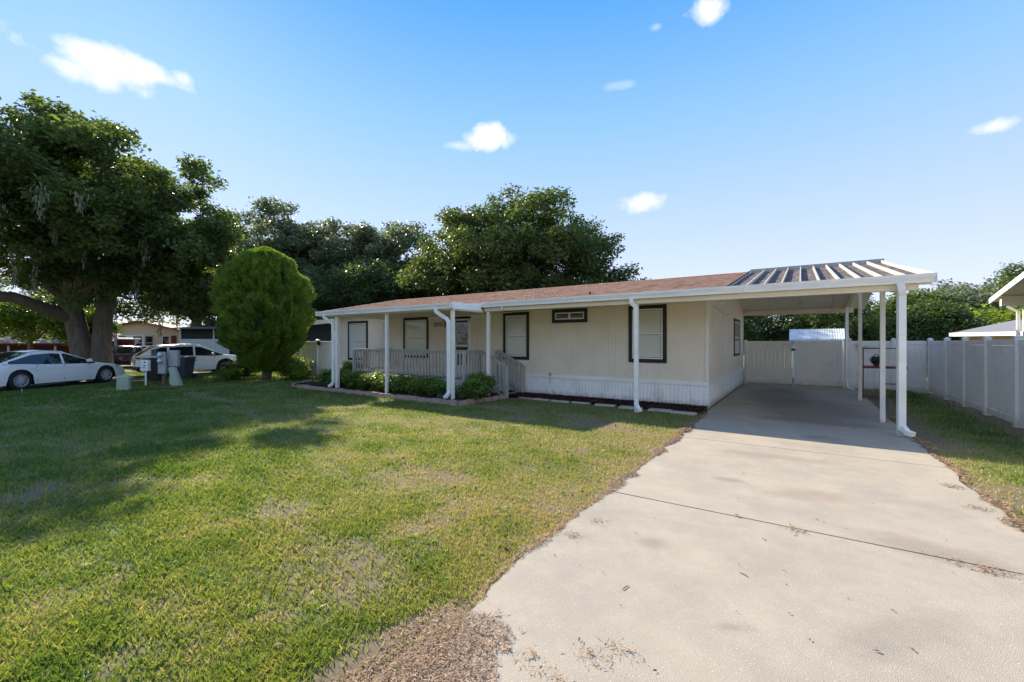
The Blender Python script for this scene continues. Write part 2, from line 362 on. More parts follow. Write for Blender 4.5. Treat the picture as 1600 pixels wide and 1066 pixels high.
def quads_mesh(name, P, mat, parent=None, var=None, smooth=False, loc=None):
    """P: (n,k,3) array of k-gons (k = 3 or 4)"""
    n, k = P.shape[0], P.shape[1]
    me = bpy.data.meshes.new(name)
    me.vertices.add(n*k); me.loops.add(n*k); me.polygons.add(n)
    co = P.reshape(-1, 3).astype(np.float32)
    if loc is not None: co = co-np.array(loc, dtype=np.float32)
    me.vertices.foreach_set('co', co.ravel())
    me.loops.foreach_set('vertex_index', np.arange(n*k, dtype=np.int32))
    me.polygons.foreach_set('loop_start', np.arange(0, n*k, k, dtype=np.int32))
    me.polygons.foreach_set('loop_total', np.full(n, k, dtype=np.int32))
    me.update(calc_edges=True)
    a = me.attributes.new('var', 'FLOAT', 'FACE'); a.data.foreach_set('value', np.clip(var, 0, 1).astype(np.float32) if var is not None else rng.random(n).astype(np.float32))
    me.materials.append(mat)
    o = bpy.data.objects.new(name, me); COL.objects.link(o)
    if parent is not None: o.parent = parent
    return o

def vnoise(x, y, scale, seed=0, octv=4):
    """value noise, vectorised, about 0..1"""
    tot = np.zeros_like(x, dtype=float); amp = 1; s = 0; f = scale
    for k in range(octv):
        xi = np.floor(x*f).astype(np.int64); yi = np.floor(y*f).astype(np.int64)
        fx = x*f-xi; fy = y*f-yi; fx = fx*fx*(3-2*fx); fy = fy*fy*(3-2*fy)
        def h(a, b):
            q = (a*374761393+b*668265263+(seed+k*17)*974634777) & 0xffffffff
            q = ((q ^ (q >> 13))*1274126177) & 0xffffffff
            return ((q ^ (q >> 16)) & 0xffff)/65535.
        v = h(xi, yi)*(1-fx)*(1-fy)+h(xi+1, yi)*fx*(1-fy)+h(xi, yi+1)*(1-fx)*fy+h(xi+1, yi+1)*fx*fy
        tot += v*amp; s += amp; amp *= .55; f *= 2.1
    return tot/s

def leaves(C, size, aspect=.55, upbias=.35, k=4, jitter=.35):
    """leaf quads at centres C (n,3)"""
    n = len(C)
    nrm = rng.normal(size=(n, 3)); nrm /= np.linalg.norm(nrm, axis=1)[:, None]
    nrm[:, 2] = np.abs(nrm[:, 2])+upbias; nrm /= np.linalg.norm(nrm, axis=1)[:, None]
    t = rng.normal(size=(n, 3)); t -= nrm*(t*nrm).sum(1)[:, None]; t /= np.linalg.norm(t, axis=1)[:, None]
    b = np.cross(nrm, t)
    s = size*(1+jitter*rng.normal(size=n)); s = np.clip(s, size*.4, size*2)[:, None]
    L = t*s/2; W = b*s*aspect/2; dr = nrm*s*.12
    return np.stack([C-L, C-W+dr, C+L, C+W+dr], axis=1)

# ------------------------------------------------------------------ masks of the yard
DX0, DX1 = -1.86, 1.68          # driveway edges
def edge_l(y):
    y = np.asarray(y, dtype=float); k = np.clip((11-y)/1.5, 0, 1)
    return DX0 + k*(.16*(vnoise(y, y*0+3.3, 1.1, 5, 5)-.5)+.05*(vnoise(y, y*0+1.3, 7, 15, 2)-.5)) + .30*np.exp(-((y-1.0)/1.1)**2)
def edge_r(y):
    y = np.asarray(y, dtype=float); k = np.clip((10.3-y)/1.5, 0, 1)
    return DX1 + k*(.14*(vnoise(y, y*0+9.3, 1.2, 6, 5)-.5)+.05*(vnoise(y, y*0+2.3, 7, 25, 2)-.5))
def bed_mask(x, y):
    f = (x > -16.7) & (x < -7.75) & (y > 9.05+(x < -16)*0) & (y < 12.2)
    g = (x > -7.75) & (x < -1.9) & (y > 11.28) & (y < 12.3)
    return f | g
def drive_mask(x, y): return (x > edge_l(y)) & (x < edge_r(y)) & (y < 20.45)
ROAD = [(-21.8, -14), (-22.6, -6), (-23.9, 0), (-25.6, 4.8), (-27.2, 9), (-27.6, 13), (-27.2, 18), (-27, 40)]
def road_mask(x, y, extra=0):
    yy = np.array([p[1] for p in ROAD]); xx = np.array([p[0] for p in ROAD])
    c = np.interp(y, yy, xx)
    return (np.abs(x-c) < 1.75+extra)
def dryness(x, y):
    d = .33+.55*(vnoise(x, y, .35, 1, 3)-.5)+.75*(vnoise(x, y, 1.7, 2, 3)-.5)
    ex = np.maximum(edge_l(y)-x, x-edge_r(y))
    d += .5*np.exp(-np.clip(ex, 0, 9)/.35) + .22*np.exp(-((x+3.2)**2/5+(y-5.5)**2/14))
    d += .16*np.exp(-((x+7)**2/18+(y-7.5)**2/3))
    d += .25*np.exp(-((x-2.8)**2/1+(y-8.2)**2/3))
    d -= .2*np.clip((-x-10)/8, 0, 1)
    return d
def bare(x, y):
    b = np.clip((vnoise(x, y, .95, 11, 4)-.645)*8, 0, 1)*.9
    b2 = np.clip((vnoise(x*.5, y*1.6, .6, 23, 4)-.63)*8, 0, 1)*.8
    e = np.clip(1-np.abs(np.maximum(DX0-x, x-DX1))/.10, 0, 1)*.5
    corner = np.exp(-(((x+3.5)/.75)**2+((y-8.8)/.45)**2))*1.2            # worn patch by the stepping stones
    patch = np.exp(-(((x+1.75)/.45)**2+((y-1.55)/.75)**2)**2)*1.6
    side = np.exp(-((x-1.95)/.45)**2)*np.clip((y-9.3)/1, 0, 1)*1.1+np.exp(-((x-3.6)/.35)**2)*1.1
    return np.clip(np.maximum.reduce([b, b2, e, corner, patch, side]), 0, 1)
def ground_z(x, y):
    z = .035*(vnoise(x, y, .5, 31, 4)-.5)
    return z - .012

# ------------------------------------------------------------------ ground
def axis(lo, hi, dense0, dense1, step, grow):
    c = list(np.arange(dense0, dense1+1e-6, step))
    s, x = step, dense0
    left = []
    while x > lo: s *= grow; x -= s; left.append(x)
    s, x = step, dense1; right = []
    while x < hi: s *= grow; x += s; right.append(x)
    return np.array(left[::-1]+c+right)
gx = axis(-600, 600, -12, 5, .11, 1.06); gy = axis(-600, 600, .5, 13, .11, 1.06)
GX, GY = np.meshgrid(gx, gy)
GZ = ground_z(GX, GY)
far = np.clip((np.hypot(GX, GY)-60)/100, 0, 1); GZ = GZ*(1-far)-.05*far
GZ = np.where(drive_mask(GX, GY), -.03, GZ)
nx, ny = len(gx), len(gy)
me = bpy.data.meshes.new('lawn_ground')
idx = np.arange(nx*ny).reshape(ny, nx)
F = np.stack([idx[:-1, :-1], idx[:-1, 1:], idx[1:, 1:], idx[1:, :-1]], -1).reshape(-1, 4)
me.vertices.add(nx*ny); me.vertices.foreach_set('co', np.stack([GX, GY, GZ], -1).astype(np.float32).ravel())
me.loops.add(F.size); me.loops.foreach_set('vertex_index', F.ravel().astype(np.int32))
me.polygons.add(len(F)); me.polygons.foreach_set('loop_start', np.arange(0, F.size, 4, dtype=np.int32)); me.polygons.foreach_set('loop_total', np.full(len(F), 4, dtype=np.int32))
me.update(calc_edges=True)
at = me.attributes.new('bare', 'FLOAT', 'POINT'); at.data.foreach_set('value', bare(GX, GY).astype(np.float32).ravel())
at = me.attributes.new('dry', 'FLOAT', 'POINT'); at.data.foreach_set('value', np.clip(dryness(GX, GY), 0, 1).astype(np.float32).ravel())
me.polygons.foreach_set('use_smooth', [True]*len(F))
gm = bpy.data.materials.new('lawn_soil'); gm.use_nodes = True
n, l = gm.node_tree.nodes, gm.node_tree.links
p = n['Principled BSDF']; p.inputs['Roughness'].default_value = .95; p.inputs['Specular IOR Level'].default_value = .1
g = n.new('ShaderNodeNewGeometry')
t1 = n.new('ShaderNodeTexNoise'); t1.inputs['Scale'].default_value = 14; t1.inputs['Detail'].default_value = 10; t1.inputs['Roughness'].default_value = .75; l.new(g.outputs['Position'], t1.inputs['Vector'])
ab = n.new('ShaderNodeAttribute'); ab.attribute_name = 'bare'; ad = n.new('ShaderNodeAttribute'); ad.attribute_name = 'dry'
def mixn(fac, a, b):
    m = n.new('ShaderNodeMix'); m.data_type = 'RGBA'
    for i, q in ((0, fac), (6, a), (7, b)):
        if isinstance(q, tuple): m.inputs[i].default_value = (*q, 1)
        else: l.new(q, m.inputs[i])
    return m.outputs[2]
gr = mixn(t1.outputs[0], (.06, .085, .025), (.20, .21, .08))
dr = mixn(t1.outputs[0], (.11, .09, .045), (.29, .24, .13))
so = mixn(t1.outputs[0], (.10, .072, .045), (.25, .195, .135))
c1 = mixn(ad.outputs['Fac'], gr, dr); c2 = mixn(ab.outputs['Fac'], c1, so)
l.new(c2, p.inputs['Base Color'])
bp = n.new('ShaderNodeBump'); bp.inputs['Strength'].default_value = .8; bp.inputs['Distance'].default_value = .02; l.new(t1.outputs[0], bp.inputs['Height']); l.new(bp.outputs[0], p.inputs['Normal'])
me.materials.append(gm)
go = bpy.data.objects.new('ground', me); COL.objects.link(go); tag(go, kind='structure')

# grass blades, denser near the camera
def grass_points(n, rmin, rmax, half=1.12):
    r = np.exp(rng.uniform(math.log(rmin), math.log(rmax), n)); a = rng.uniform(-half, half, n)
    yaw = R(CAM_YAW)
    fx = -math.sin(yaw); fy = math.cos(yaw)
    return r*(fx*np.cos(a)+fy*np.sin(a)), r*(fy*np.cos(a)-fx*np.sin(a)), r
x, y, r = grass_points(760000, 1.5, 34)
keep = ~drive_mask(x+.07*rng.normal(size=len(x))+.10*(vnoise(y, x*0, 2.2, 91, 4)-.5), y) & ~bed_mask(x, y) & ~road_mask(x, y) & ~((x > -18.3) & (x < -1.9) & (y > 11)) & (x < 3.72)
b = bare(x, y); dn = vnoise(x, y, 2.6, 41, 3)
keep &= rng.random(len(x)) < np.clip((1-b*.94)*(.45+1.5*np.clip(dn-.22, 0, 1))*(.55+1.4*vnoise(x, y, 8, 43, 2)), 0, 1)
x, y, r, b, dn = x[keep], y[keep], r[keep], b[keep], dn[keep]
n_ = len(x); z = ground_z(x, y)
dry = np.clip(dryness(x, y)+.20*rng.normal(size=n_)+.25*b-.25*(vnoise(x, y, 5, 47, 2)-.5), 0, 1)
lush = np.clip(1-dryness(x, y)*1.3, .0, 1)
ln = (.022+.05*lush*dn+.02*rng.random(n_))*(1+.035*np.clip(r-4, 0, 30))
wd = (.0042+.003*lush)*(1+np.clip(r-2.5, 0, 40)*.22)
ang = rng.uniform(0, 2*math.pi, n_); lean = rng.uniform(.35, 1.25, n_)
dx, dy = np.cos(ang), np.sin(ang); ta = rng.uniform(0, 2*math.pi, n_)
base = np.stack([x, y, z-.004], 1)
side = np.stack([np.cos(ta), np.sin(ta), 0*ta], 1)*wd[:, None]/2
d1 = np.stack([dx*np.sin(lean*.5), dy*np.sin(lean*.5), np.cos(lean*.5)], 1)*ln[:, None]*.55
d2 = np.stack([dx*np.sin(lean), dy*np.sin(lean), np.cos(lean)], 1)*ln[:, None]*.6
P = np.stack([base-side, base+side*.9, base+d1+side*1.1, base+d1+d2], 1)
P3 = P.copy()
P3[:, 3] = base+d1+d2; 
nearm = r < 9
Q = quads_mesh('lawn_grass', P3[nearm], M['grass'], var=(dry*.9)[nearm])
tag(Q, 'patchy mown grass of the front lawn nearest the camera', 'grass', kind='stuff')
T = np.stack([(base-side)[~nearm], (base+side)[~nearm], (base+d1+d2)[~nearm]], 1)
Q = quads_mesh('lawn_grass', T, M['grass'], var=(dry*.9)[~nearm])
tag(Q, 'short grass of the far lawn towards the parked cars', 'grass', kind='stuff')
# taller tufts along the road verge and the utility boxes
n_ = 26000
x = rng.uniform(-26, -19.5, n_); y = rng.uniform(0, 14, n_)
k = ~road_mask(x, y) & (np.abs(x-np.interp(y, [q[1] for q in ROAD], [q[0] for q in ROAD])) < 3.0+.8*vnoise(x, y, .6, 3)); x, y = x[k], y[k]; n_ = len(x)
base = np.stack([x, y, ground_z(x, y)], 1); ang = rng.uniform(0, 6.28, n_)
side = np.stack([np.cos(ang), np.sin(ang), 0*ang], 1)*.012; hh = rng.uniform(.05, .14, n_)[:, None]
tip = base+np.stack([.5*np.cos(ang+1), .5*np.sin(ang+1), 1+0*ang], 1)*hh
tag(quads_mesh('verge_grass', np.stack([base-side, base+side, tip], 1), M['grass'], var=rng.uniform(0, .35, n_)), 'longer green grass along the verge beside the white sedan', 'grass', kind='stuff')

# dry thatch along the driveway edges and the brown patch by the camera
pts = []
def add_pts(x, y): pts.append(np.stack([x, y], 1))
n_ = 26000
a = rng.uniform(0, 2*math.pi, n_); q = np.sqrt(rng.random(n_))
px = -1.68+.52*q*np.cos(a); py = 1.50+.85*q*np.sin(a); k = (q < .35+1.1*vnoise(px, py, 3.2, 8, 5)) & (rng.random(n_) < 1.25-1.1*q); add_pts(px[k]+.03, py[k])
n_ = 24000
yy = rng.uniform(1.2, 11.3, n_); wdt = .015+.42*np.clip(vnoise(yy, yy*0+1, 1.9, 9, 5)-.38, 0, 1)**1.5*1.5
kq = rng.random(n_) < wdt/.16; yy, wdt = yy[kq], wdt[kq]; n_ = len(yy)
add_pts(edge_l(yy)-.03+wdt*rng.uniform(-1.1, .95, n_)*rng.random(n_)**.4, yy)
n_ = 10000
yy = rng.uniform(5.0, 13, n_); wdt = .015+.42*np.clip(vnoise(yy, yy*0+7, 1.5, 19, 5)-.36, 0, 1)**1.5*1.5
kq = rng.random(n_) < wdt/.16; yy, wdt = yy[kq], wdt[kq]; n_ = len(yy)
add_pts(edge_r(yy)+.03+wdt*rng.uniform(-.85, 1.2, n_), yy)
n_ = 9000                                                                      # scattered clumps drifting onto the slab
cl = [(-1.05, 1.95), (-1.0, 1.75), (-.95, 2.2), (-1.2, 1.62), (-.85, 2.35), (-1.25, 2.0), (-1.62, 3.9), (-1.68, 3.5), (1.5, 7.2), (1.52, 6.4), (-.05, 4.74), (1.05, 4.72), (1.15, 4.7), (1.25, 4.72)]
ci = rng.integers(0, len(cl), 800); cc = np.array(cl)[ci]; add_pts(cc[:, 0]+.06*rng.normal(size=800), cc[:, 1]+.045*rng.normal(size=800))
n_ = 2500; yj = np.where(rng.random(n_) < .5, 4.78, 4.78); xj = rng.uniform(-1.8, 1.6, n_); kk = vnoise(xj, yj, 2.5, 77) > .62; add_pts(xj[kk], yj[kk]+.008*rng.normal(size=kk.sum()))
XY = np.concatenate(pts); n_ = len(XY)
onslab = drive_mask(XY[:, 0], XY[:, 1])
onslab |= (np.abs(XY[:, 0]-edge_l(XY[:, 1])) < .2) | (np.abs(XY[:, 0]-DX1) < .22)
zz = np.where(onslab, .030, ground_z(XY[:, 0], XY[:, 1])+.006)+rng.random(n_)*.012
C = np.stack([XY[:, 0], XY[:, 1], zz], 1); ang = rng.uniform(0, 6.28, n_); L_ = rng.uniform(.008, .026, n_)[:, None]*(1+.12*np.clip(C[:, 1:2]-3, 0, 10)); W_ = rng.uniform(.0012, .0035, n_)[:, None]*(1+.2*np.clip(C[:, 1:2]-3, 0, 10))
dd = np.stack([np.cos(ang), np.sin(ang), rng.normal(size=n_)*.25], 1); ss = np.stack([-np.sin(ang), np.cos(ang), rng.normal(size=n_)*.3], 1)
tag(quads_mesh('dry_thatch', np.stack([C-dd*L_, C-ss*W_, C+dd*L_, C+ss*W_], 1), M['thatch']), 'dead brown thatch and clippings along the driveway edges', 'thatch', kind='stuff')

# ------------------------------------------------------------------ driveway slabs
drv = thing('driveway', (0, 0, 0), None, None); tag(drv, kind='structure')
joints = [-9.2, -5.7, -2.2, 1.3, 4.78, 8.25, 11.8, 15.3, 18.2, 20.45]
for a, b in zip(joints[:-1], joints[1:]):
    mb = MB(); g_ = .009
    ys = np.append(np.arange(a+g_, b-g_-.03, .06), b-g_)
    L_ = list(edge_l(ys)); R_ = list(edge_r(ys))
    if a >= 11.8: L_ = [-1.97 for q in ys]
    if a == 8.25: L_ = [float(edge_l(q))-.1*max(0, (q-10.9)) for q in ys]
    poly = [(L_[i], ys[i]) for i in range(len(ys))]+[(R_[i], ys[i]) for i in range(len(ys)-1, -1, -1)]
    mb.prism(poly, 'z', -.09, .024 + random.uniform(-.001, .001))
    mb.build('slab', M['concrete'], drv)
mb = MB()
for j in joints[1:-1]: mb.box(DX0+.03, DX1-.03, j-.008, j+.008, -.07, .012)
mb.build('joint_filler', M['bark'], drv)

# leaf litter on the slab
n_ = 150
xs = rng.uniform(-1.7, 1.6, n_); ys = np.exp(rng.uniform(math.log(1.8), math.log(19), n_))
C = np.stack([xs, ys, np.full(n_, .031)], 1)
P = leaves(C, .022, .42, 2.2); P[:, :, 2] = np.maximum(P[:, :, 2], .0265)
tag(quads_mesh('leaf_litter', P, M['debris'], var=rng.random(n_)*.6), 'small brown leaves and bark flakes scattered on the concrete', 'leaf litter', kind='stuff')
n_ = 900
xs = rng.uniform(-14, -1.9, n_); ys = rng.uniform(1.2, 9, n_); C = np.stack([xs, ys, ground_z(xs, ys)+.03], 1)
tag(quads_mesh('fallen_leaves', leaves(C, .04, .5, .8), M['debris'], var=.3+.7*rng.random(n_)), 'dry fallen leaves lying in the front lawn', 'fallen leaves', kind='stuff')
# broad-leaved weeds, tufts in the lawn
n_ = 420; xs, ys, rs = grass_points(n_, 1.6, 9); kq = ~drive_mask(xs+.15, ys) & (bare(xs, ys) < .3) & (xs < -2.2); xs, ys = xs[kq], ys[kq]
ii_ = np.repeat(np.arange(len(xs)), 14); m_ = len(ii_); an_ = rng.uniform(0, 6.28, m_); l_ = rng.uniform(.03, .085, m_); el_ = rng.uniform(.25, .9, m_)
b_ = np.stack([xs[ii_], ys[ii_], ground_z(xs[ii_], ys[ii_])], 1); d_ = np.stack([np.cos(an_)*np.cos(el_), np.sin(an_)*np.cos(el_), np.sin(el_)], 1)*l_[:, None]; s_ = np.stack([-np.sin(an_), np.cos(an_), 0*an_], 1)*(.005+.004*rng.random(m_))[:, None]
tag(quads_mesh('lawn_weeds', np.stack([b_, b_+d_*.5-s_, b_+d_+np.array([0, 0, -.012]), b_+d_*.5+s_], 1), M['weed'], var=rng.random(m_)*.8), 'broad-leaved green weeds dotted through the near lawn', 'weeds', kind='stuff')
for (tx, ty, ta_, tl) in [(-.62, 1.72, .3, .07), (1.22, 2.35, -.9, .09), (.7, 2.05, -.4, .06), (-1.02, 2.95, 1.3, .08), (-.35, 3.6, -.5, .07)]:
    mb = MB(); mb.tube([(-tl/2, 0, 0), (0, .006, .002), (tl/2, 0, 0)], [.0022, .003, .0015], 5)
    o = mb.build('twig', M['debris']); o.location = (tx, ty, .029); o.rotation_euler = (0, 0, ta_)
    tag(o, {-.62: 'short dark twig lying lowest on the driveway left of centre', 1.22: 'longest twig on the driveway towards its right edge', .7: 'thin twig on the concrete between the two lower cracks', -1.02: 'twig on the concrete near the brown thatch patch', -.35: 'twig lying just below the driveway joint'}[tx], 'twig', 'twigs on the driveway')

# road on the left
def ribbon(name, pts, hw, z, mat, th=.03):
    mb = MB(); vs = []; 
    P = [Vector((*p, 0)) for p in pts]
    for i, p_ in enumerate(P):
        d = (P[min(i+1, len(P)-1)]-P[max(i-1, 0)]).normalized(); s_ = Vector((d.y, -d.x, 0))*hw
        vs += [(p_.x-s_.x, p_.y-s_.y, z), (p_.x+s_.x, p_.y+s_.y, z), (p_.x+s_.x, p_.y+s_.y, z-.1), (p_.x-s_.x, p_.y-s_.y, z-.1)]
    fs = []
    for i in range(len(P)-1):
        a = 4*i; fs += [(a, a+1, a+5, a+4), (a+1, a+2, a+6, a+5), (a+3, a, a+4, a+7)]
    mb.add(vs, fs); o = mb.build(name, mat); tag(o, kind='structure'); return o
ribbon('asphalt_road', ROAD, 1.7, .025, M['asphalt'])

# ------------------------------------------------------------------ the mobile home
WY = 12.14; HX0, HX1 = -18.2, -2.02; HB = 20.3
RIDGE_Y, RIDGE_Z, SL = 16.2, 4.07, .2
def roofz(y): return RIDGE_Z-abs(y-RIDGE_Y)*SL
home = thing('mobile_home', (HX0, WY, 0), 'long beige single-storey manufactured home with black-trimmed windows, salmon shingle roof and attached carport', 'house')
mb = MB(); mb.box(HX0+.05, HX1-.05, WY+.05, HB-.05, .62, 3.0)
mb.prism([(WY+.05, 3.0), (HB-.05, 3.0), (HB-.05, roofz(HB)-.12), (RIDGE_Y, RIDGE_Z-.12), (WY+.05, roofz(WY)-.12)], 'x', HX0+.05, HX1-.05)
mb.build('wall_core', M['beige'], home)  # solid core behind the siding, put in to block light
def groove_panel(width, z0, z1, pitch, gw=.014, gd=.009, th=.05):
    """panel standing on the x axis, face to -y"""
    pr = [(0, 0)]; x_ = 0; n_ = max(1, round(width/pitch)); pt = width/n_
    for i in range(n_):
        x1_ = (i+1)*pt
        if i < n_-1: pr += [(x1_-gw/2, 0), (x1_-gw/2+.002, gd), (x1_+gw/2-.002, gd), (x1_+gw/2, 0)]
        else: pr += [(x1_-.004, 0), (x1_-.004, gd)]
    pr += [(width-.004, th), (0, th)]
    m = MB(); m.prism(pr, 'z', z0, z1); return m
npan = 13; pw = (HX1-HX0)/npan
pm = groove_panel(pw, .70, 2.93, .104, gw=.009, gd=.005).mesh('siding_panel', M['beige'])
for i in range(npan): inst('siding_panel', pm, home, (HX0+i*pw, WY, 0))
nsp = 7; sw = (HB-WY)/nsp
pm2 = groove_panel(sw, .70, 2.93, .39).mesh('siding_panel', M['beige'])
for i in range(nsp): inst('siding_panel', pm2, home, (HX1, WY+i*sw, 0), R(90))
mb = MB(); mb.prism([(WY+.02, 2.935), (HB-.02, 2.935), (HB-.02, roofz(HB)-.1), (RIDGE_Y, RIDGE_Z-.1), (WY+.02, roofz(WY)-.1)], 'x', HX1-.05, HX1+.004)
mb.build('gable_panel', M['beige'], home)
mb = MB(); mb.box(HX1-.045, HX1+.022, WY-.025, WY+.1, .70, 2.80); mb.build('corner_board', M['trimwhite'], home, bevel=.004)
mb = MB()
for z_ in (.85, 1.25, 1.65, 2.05, 2.45, 2.7): mb.box(HX1-.02, HX1-.008, WY-.028, WY-.024, z_, z_+.012)
o = mb.build('screw_heads', M['darkmetal'], home); o['kind'] = 'stuff'
mb = MB(); mb.box(HX1-.045, HX1+.022, HB-.1, HB+.02, .70, 2.93); mb.build('corner_board', M['trimwhite'], home, bevel=.004)
mb = MB(); mb.box(HX0-.02, HX0+.1, WY-.025, WY+.1, .70, 2.93); mb.build('corner_board', M['trimwhite'], home, bevel=.004)
mb = MB(); mb.box(-14.9, -9.0, WY-.03, WY-.002, 2.60, 2.74); mb.build('frieze_board', M['trimwhite'], home, bevel=.003)
# skirting
skm = groove_panel(.42, 0, .60, .105, gw=.034, gd=.024, th=.05).mesh('skirt_panel', M['skirt'])
nk = int(round((HX1-HX0)/.42)); sx = (HX1-HX0)/nk/.42
for i in range(nk): inst('skirt_panel', skm, home, (HX0+i*(HX1-HX0)/nk, WY-.012, .02), 0, (sx*.992, 1, 1))
nk = int(round((HB-WY)/.42)); sx = (HB-WY)/nk/.42
for i in range(nk): inst('skirt_panel', skm, home, (HX1+.012, WY+i*(HB-WY)/nk, .02), R(90), (sx*.992, 1, 1))
mb = MB(); mb.box(HX0, HX1+.03, WY-.035, WY+.02, .605, .70); mb.build('skirt_rail', M['white'], home, bevel=.004)
mb = MB(); mb.box(HX1-.02, HX1+.03, WY+.022, HB, .605, .70); mb.build('skirt_rail', M['white'], home, bevel=.004)
mb = MB(); mb.box(HX1-.04, HX1+.024, WY-.026, WY+.04, .02, .60); mb.build('skirt_corner', M['skirt'], home)

# windows
def window(x0, x1, z0, z1, kind, side=False):
    """x0..x1 outer trim along the wall"""
    tw = .105
    def T(mb_):
        if side:   # wall facing +x: local (s, depth, z) -> (HX1 - depth, s, z)
            mb_.v = [(HX1-(p_[1]-WY), p_[0], p_[2]) for p_ in mb_.v]
        return mb_
    f = MB(); f.box(x0, x1, WY-.032, WY-.004, z1-tw, z1); f.box(x0, x1, WY-.032, WY-.004, z0, z0+tw)
    f.box(x0, x0+tw, WY-.032, WY-.004, z0+tw, z1-tw); f.box(x1-tw, x1, WY-.032, WY-.004, z0+tw, z1-tw)
    fr = T(f).build('window', M['black'], home, bevel=.003, label='window with wide black trim')
    a0, a1, b0, b1 = x0+tw, x1-tw, z0+tw, z1-tw; sw_ = .038
    s_ = MB(); s_.box(a0, a1, WY-.024, WY-.006, b1-sw_, b1); s_.box(a0, a1, WY-.024, WY-.006, b0, b0+sw_); s_.box(a0, a0+sw_, WY-.024, WY-.006, b0+sw_, b1-sw_); s_.box(a1-sw_, a1, WY-.024, WY-.006, b0+sw_, b1-sw_)
    if kind == 'slide': s_.box((a0+a1)/2-.03, (a0+a1)/2+.03, WY-.023, WY-.0065, b0+sw_, b1-sw_)
    else: s_.box(a0+sw_, a1-sw_, WY-.023, WY-.0065, (b0+b1)/2-.018, (b0+b1)/2+.018)
    T(s_).build('sash', M['trimwhite'], fr, bevel=.002)
    g_ = MB(); g_.add([(a0+sw_-.01, WY-.0145, b0+sw_-.01), (a1-sw_+.01, WY-.0145, b0+sw_-.01), (a1-sw_+.01, WY-.0145, b1-sw_+.01), (a0+sw_-.01, WY-.0145, b1-sw_+.01)], [(0, 1, 2, 3)]); T(g_).build('pane', M['glass'], fr)
    k_ = MB()
    if kind == 'slide':
        k_.box(a0+.01, a1-.01, WY-.004, WY-.0015, b0+.01, b1-.01); T(k_).build('dark_interior', M['interior'], fr)
    else:
        z_ = b0+.02; c_ = 0
        while z_ < b1-.03:
            k_.add([(a0+.03, WY-.0115, z_), (a1-.03, WY-.0115, z_), (a1-.03, WY-.0035, z_+.042), (a0+.03, WY-.0035, z_+.042)], [(0, 1, 2, 3)]); z_ += .046
        T(k_).build('blind', M['blind'], fr)
        q_ = MB(); e_ = sw_+.012
        for (c0, c1, f0, f1) in ((a0+sw_, a0+e_, b0+sw_, b1-sw_), (a1-e_, a1-sw_, b0+sw_, b1-sw_), (a0+e_, a1-e_, b1-e_, b1-sw_), (a0+e_, a1-e_, b0+sw_, b0+e_), (a0+e_, a1-e_, (b0+b1)/2-.03, (b0+b1)/2-.0185)): q_.box(c0, c1, WY-.0185, WY-.0160, f0, f1)
        T(q_).build('gasket', M['darkmetal'], fr)
window(-17.17, -15.77, .95, 2.70, 'hung'); 
window(-13.5, -12.08, 1.13, 2.74, 'hung')
window(-8.51, -7.47, 1.17, 2.76, 'hung')
window(-6.60, -5.39, 2.36, 2.79, 'slide')
window(-4.11, -3.05, 1.18, 2.79, 'hung')
window(17.36, 19.13, 1.24, 2.62, 'hung', True)
# front door
d = MB(); dx0, dx1, dz0, dz1 = -10.82, -9.93, .72, 2.70
d.box(dx0, dx0+.1, WY-.03, WY-.004, dz0, dz1); d.box(dx1-.1, dx1, WY-.03, WY-.004, dz0, dz1); d.box(dx0+.1, dx1-.1, WY-.03, WY-.004, dz1-.09, dz1)
door = d.build('door', M['trimwhite'], home, bevel=.003, label='front door with dark storm-door glass and white frame')
e = MB(); a0, a1 = dx0+.1, dx1-.1
e.box(a0, a0+.06, WY-.022, WY-.006, dz0, dz1-.09); e.box(a1-.06, a1, WY-.022, WY-.006, dz0, dz1-.09); e.box(a0+.06, a1-.06, WY-.022, WY-.006, dz1-.15, dz1-.09); e.box(a0+.06, a1-.06, WY-.022, WY-.006, 1.60, 1.66); e.box(a0+.06, a1-.06, WY-.022, WY-.006, dz0, .9)
e.build('storm_door_frame', M['trimwhite'], door, bevel=.002)
e = MB(); e.box(a0+.05, a1-.05, WY-.016, WY-.010, .88, dz1-.14); e.build('pane', M['darkglass'], door)
e = MB(); e.tube([(a1-.03, WY-.03, 1.55), (a1-.03, WY-.07, 1.55), (a1-.03, WY-.07, 1.67), (a1-.03, WY-.03, 1.67)], .008, 6); e.build('handle', M['darkmetal'], door)
# house number 2113
segs = {'2': [[(.0, .75), (.1, .95), (.3, 1), (.5, .92), (.55, .7), (.4, .45), (.0, .0), (.58, .0)]],
        '1': [[(.12, .8), (.3, 1), (.3, 0)]],
        '3': [[(.0, .85), (.2, 1), (.45, .95), (.52, .75), (.4, .55), (.2, .52)], [(.2, .52), (.45, .46), (.56, .25), (.42, .04), (.18, 0), (.0, .14)]]}
hn = None
for i, ch in enumerate('2113'):
    mb = MB()
    for s_ in segs[ch]:
        for q0, q1 in zip(s_[:-1], s_[1:]):
            X0 = -11.78+i*.1; mb.bar((X0+q0[0]*.11, WY-.018, 2.37+q0[1]*.14), (X0+q1[0]*.11, WY-.018, 2.37+q1[1]*.14), .019, .012, (0, 1, 0))
    mb.build('house_number', M['black'], home, label='black metal numeral %s of house number 2113' % ch)
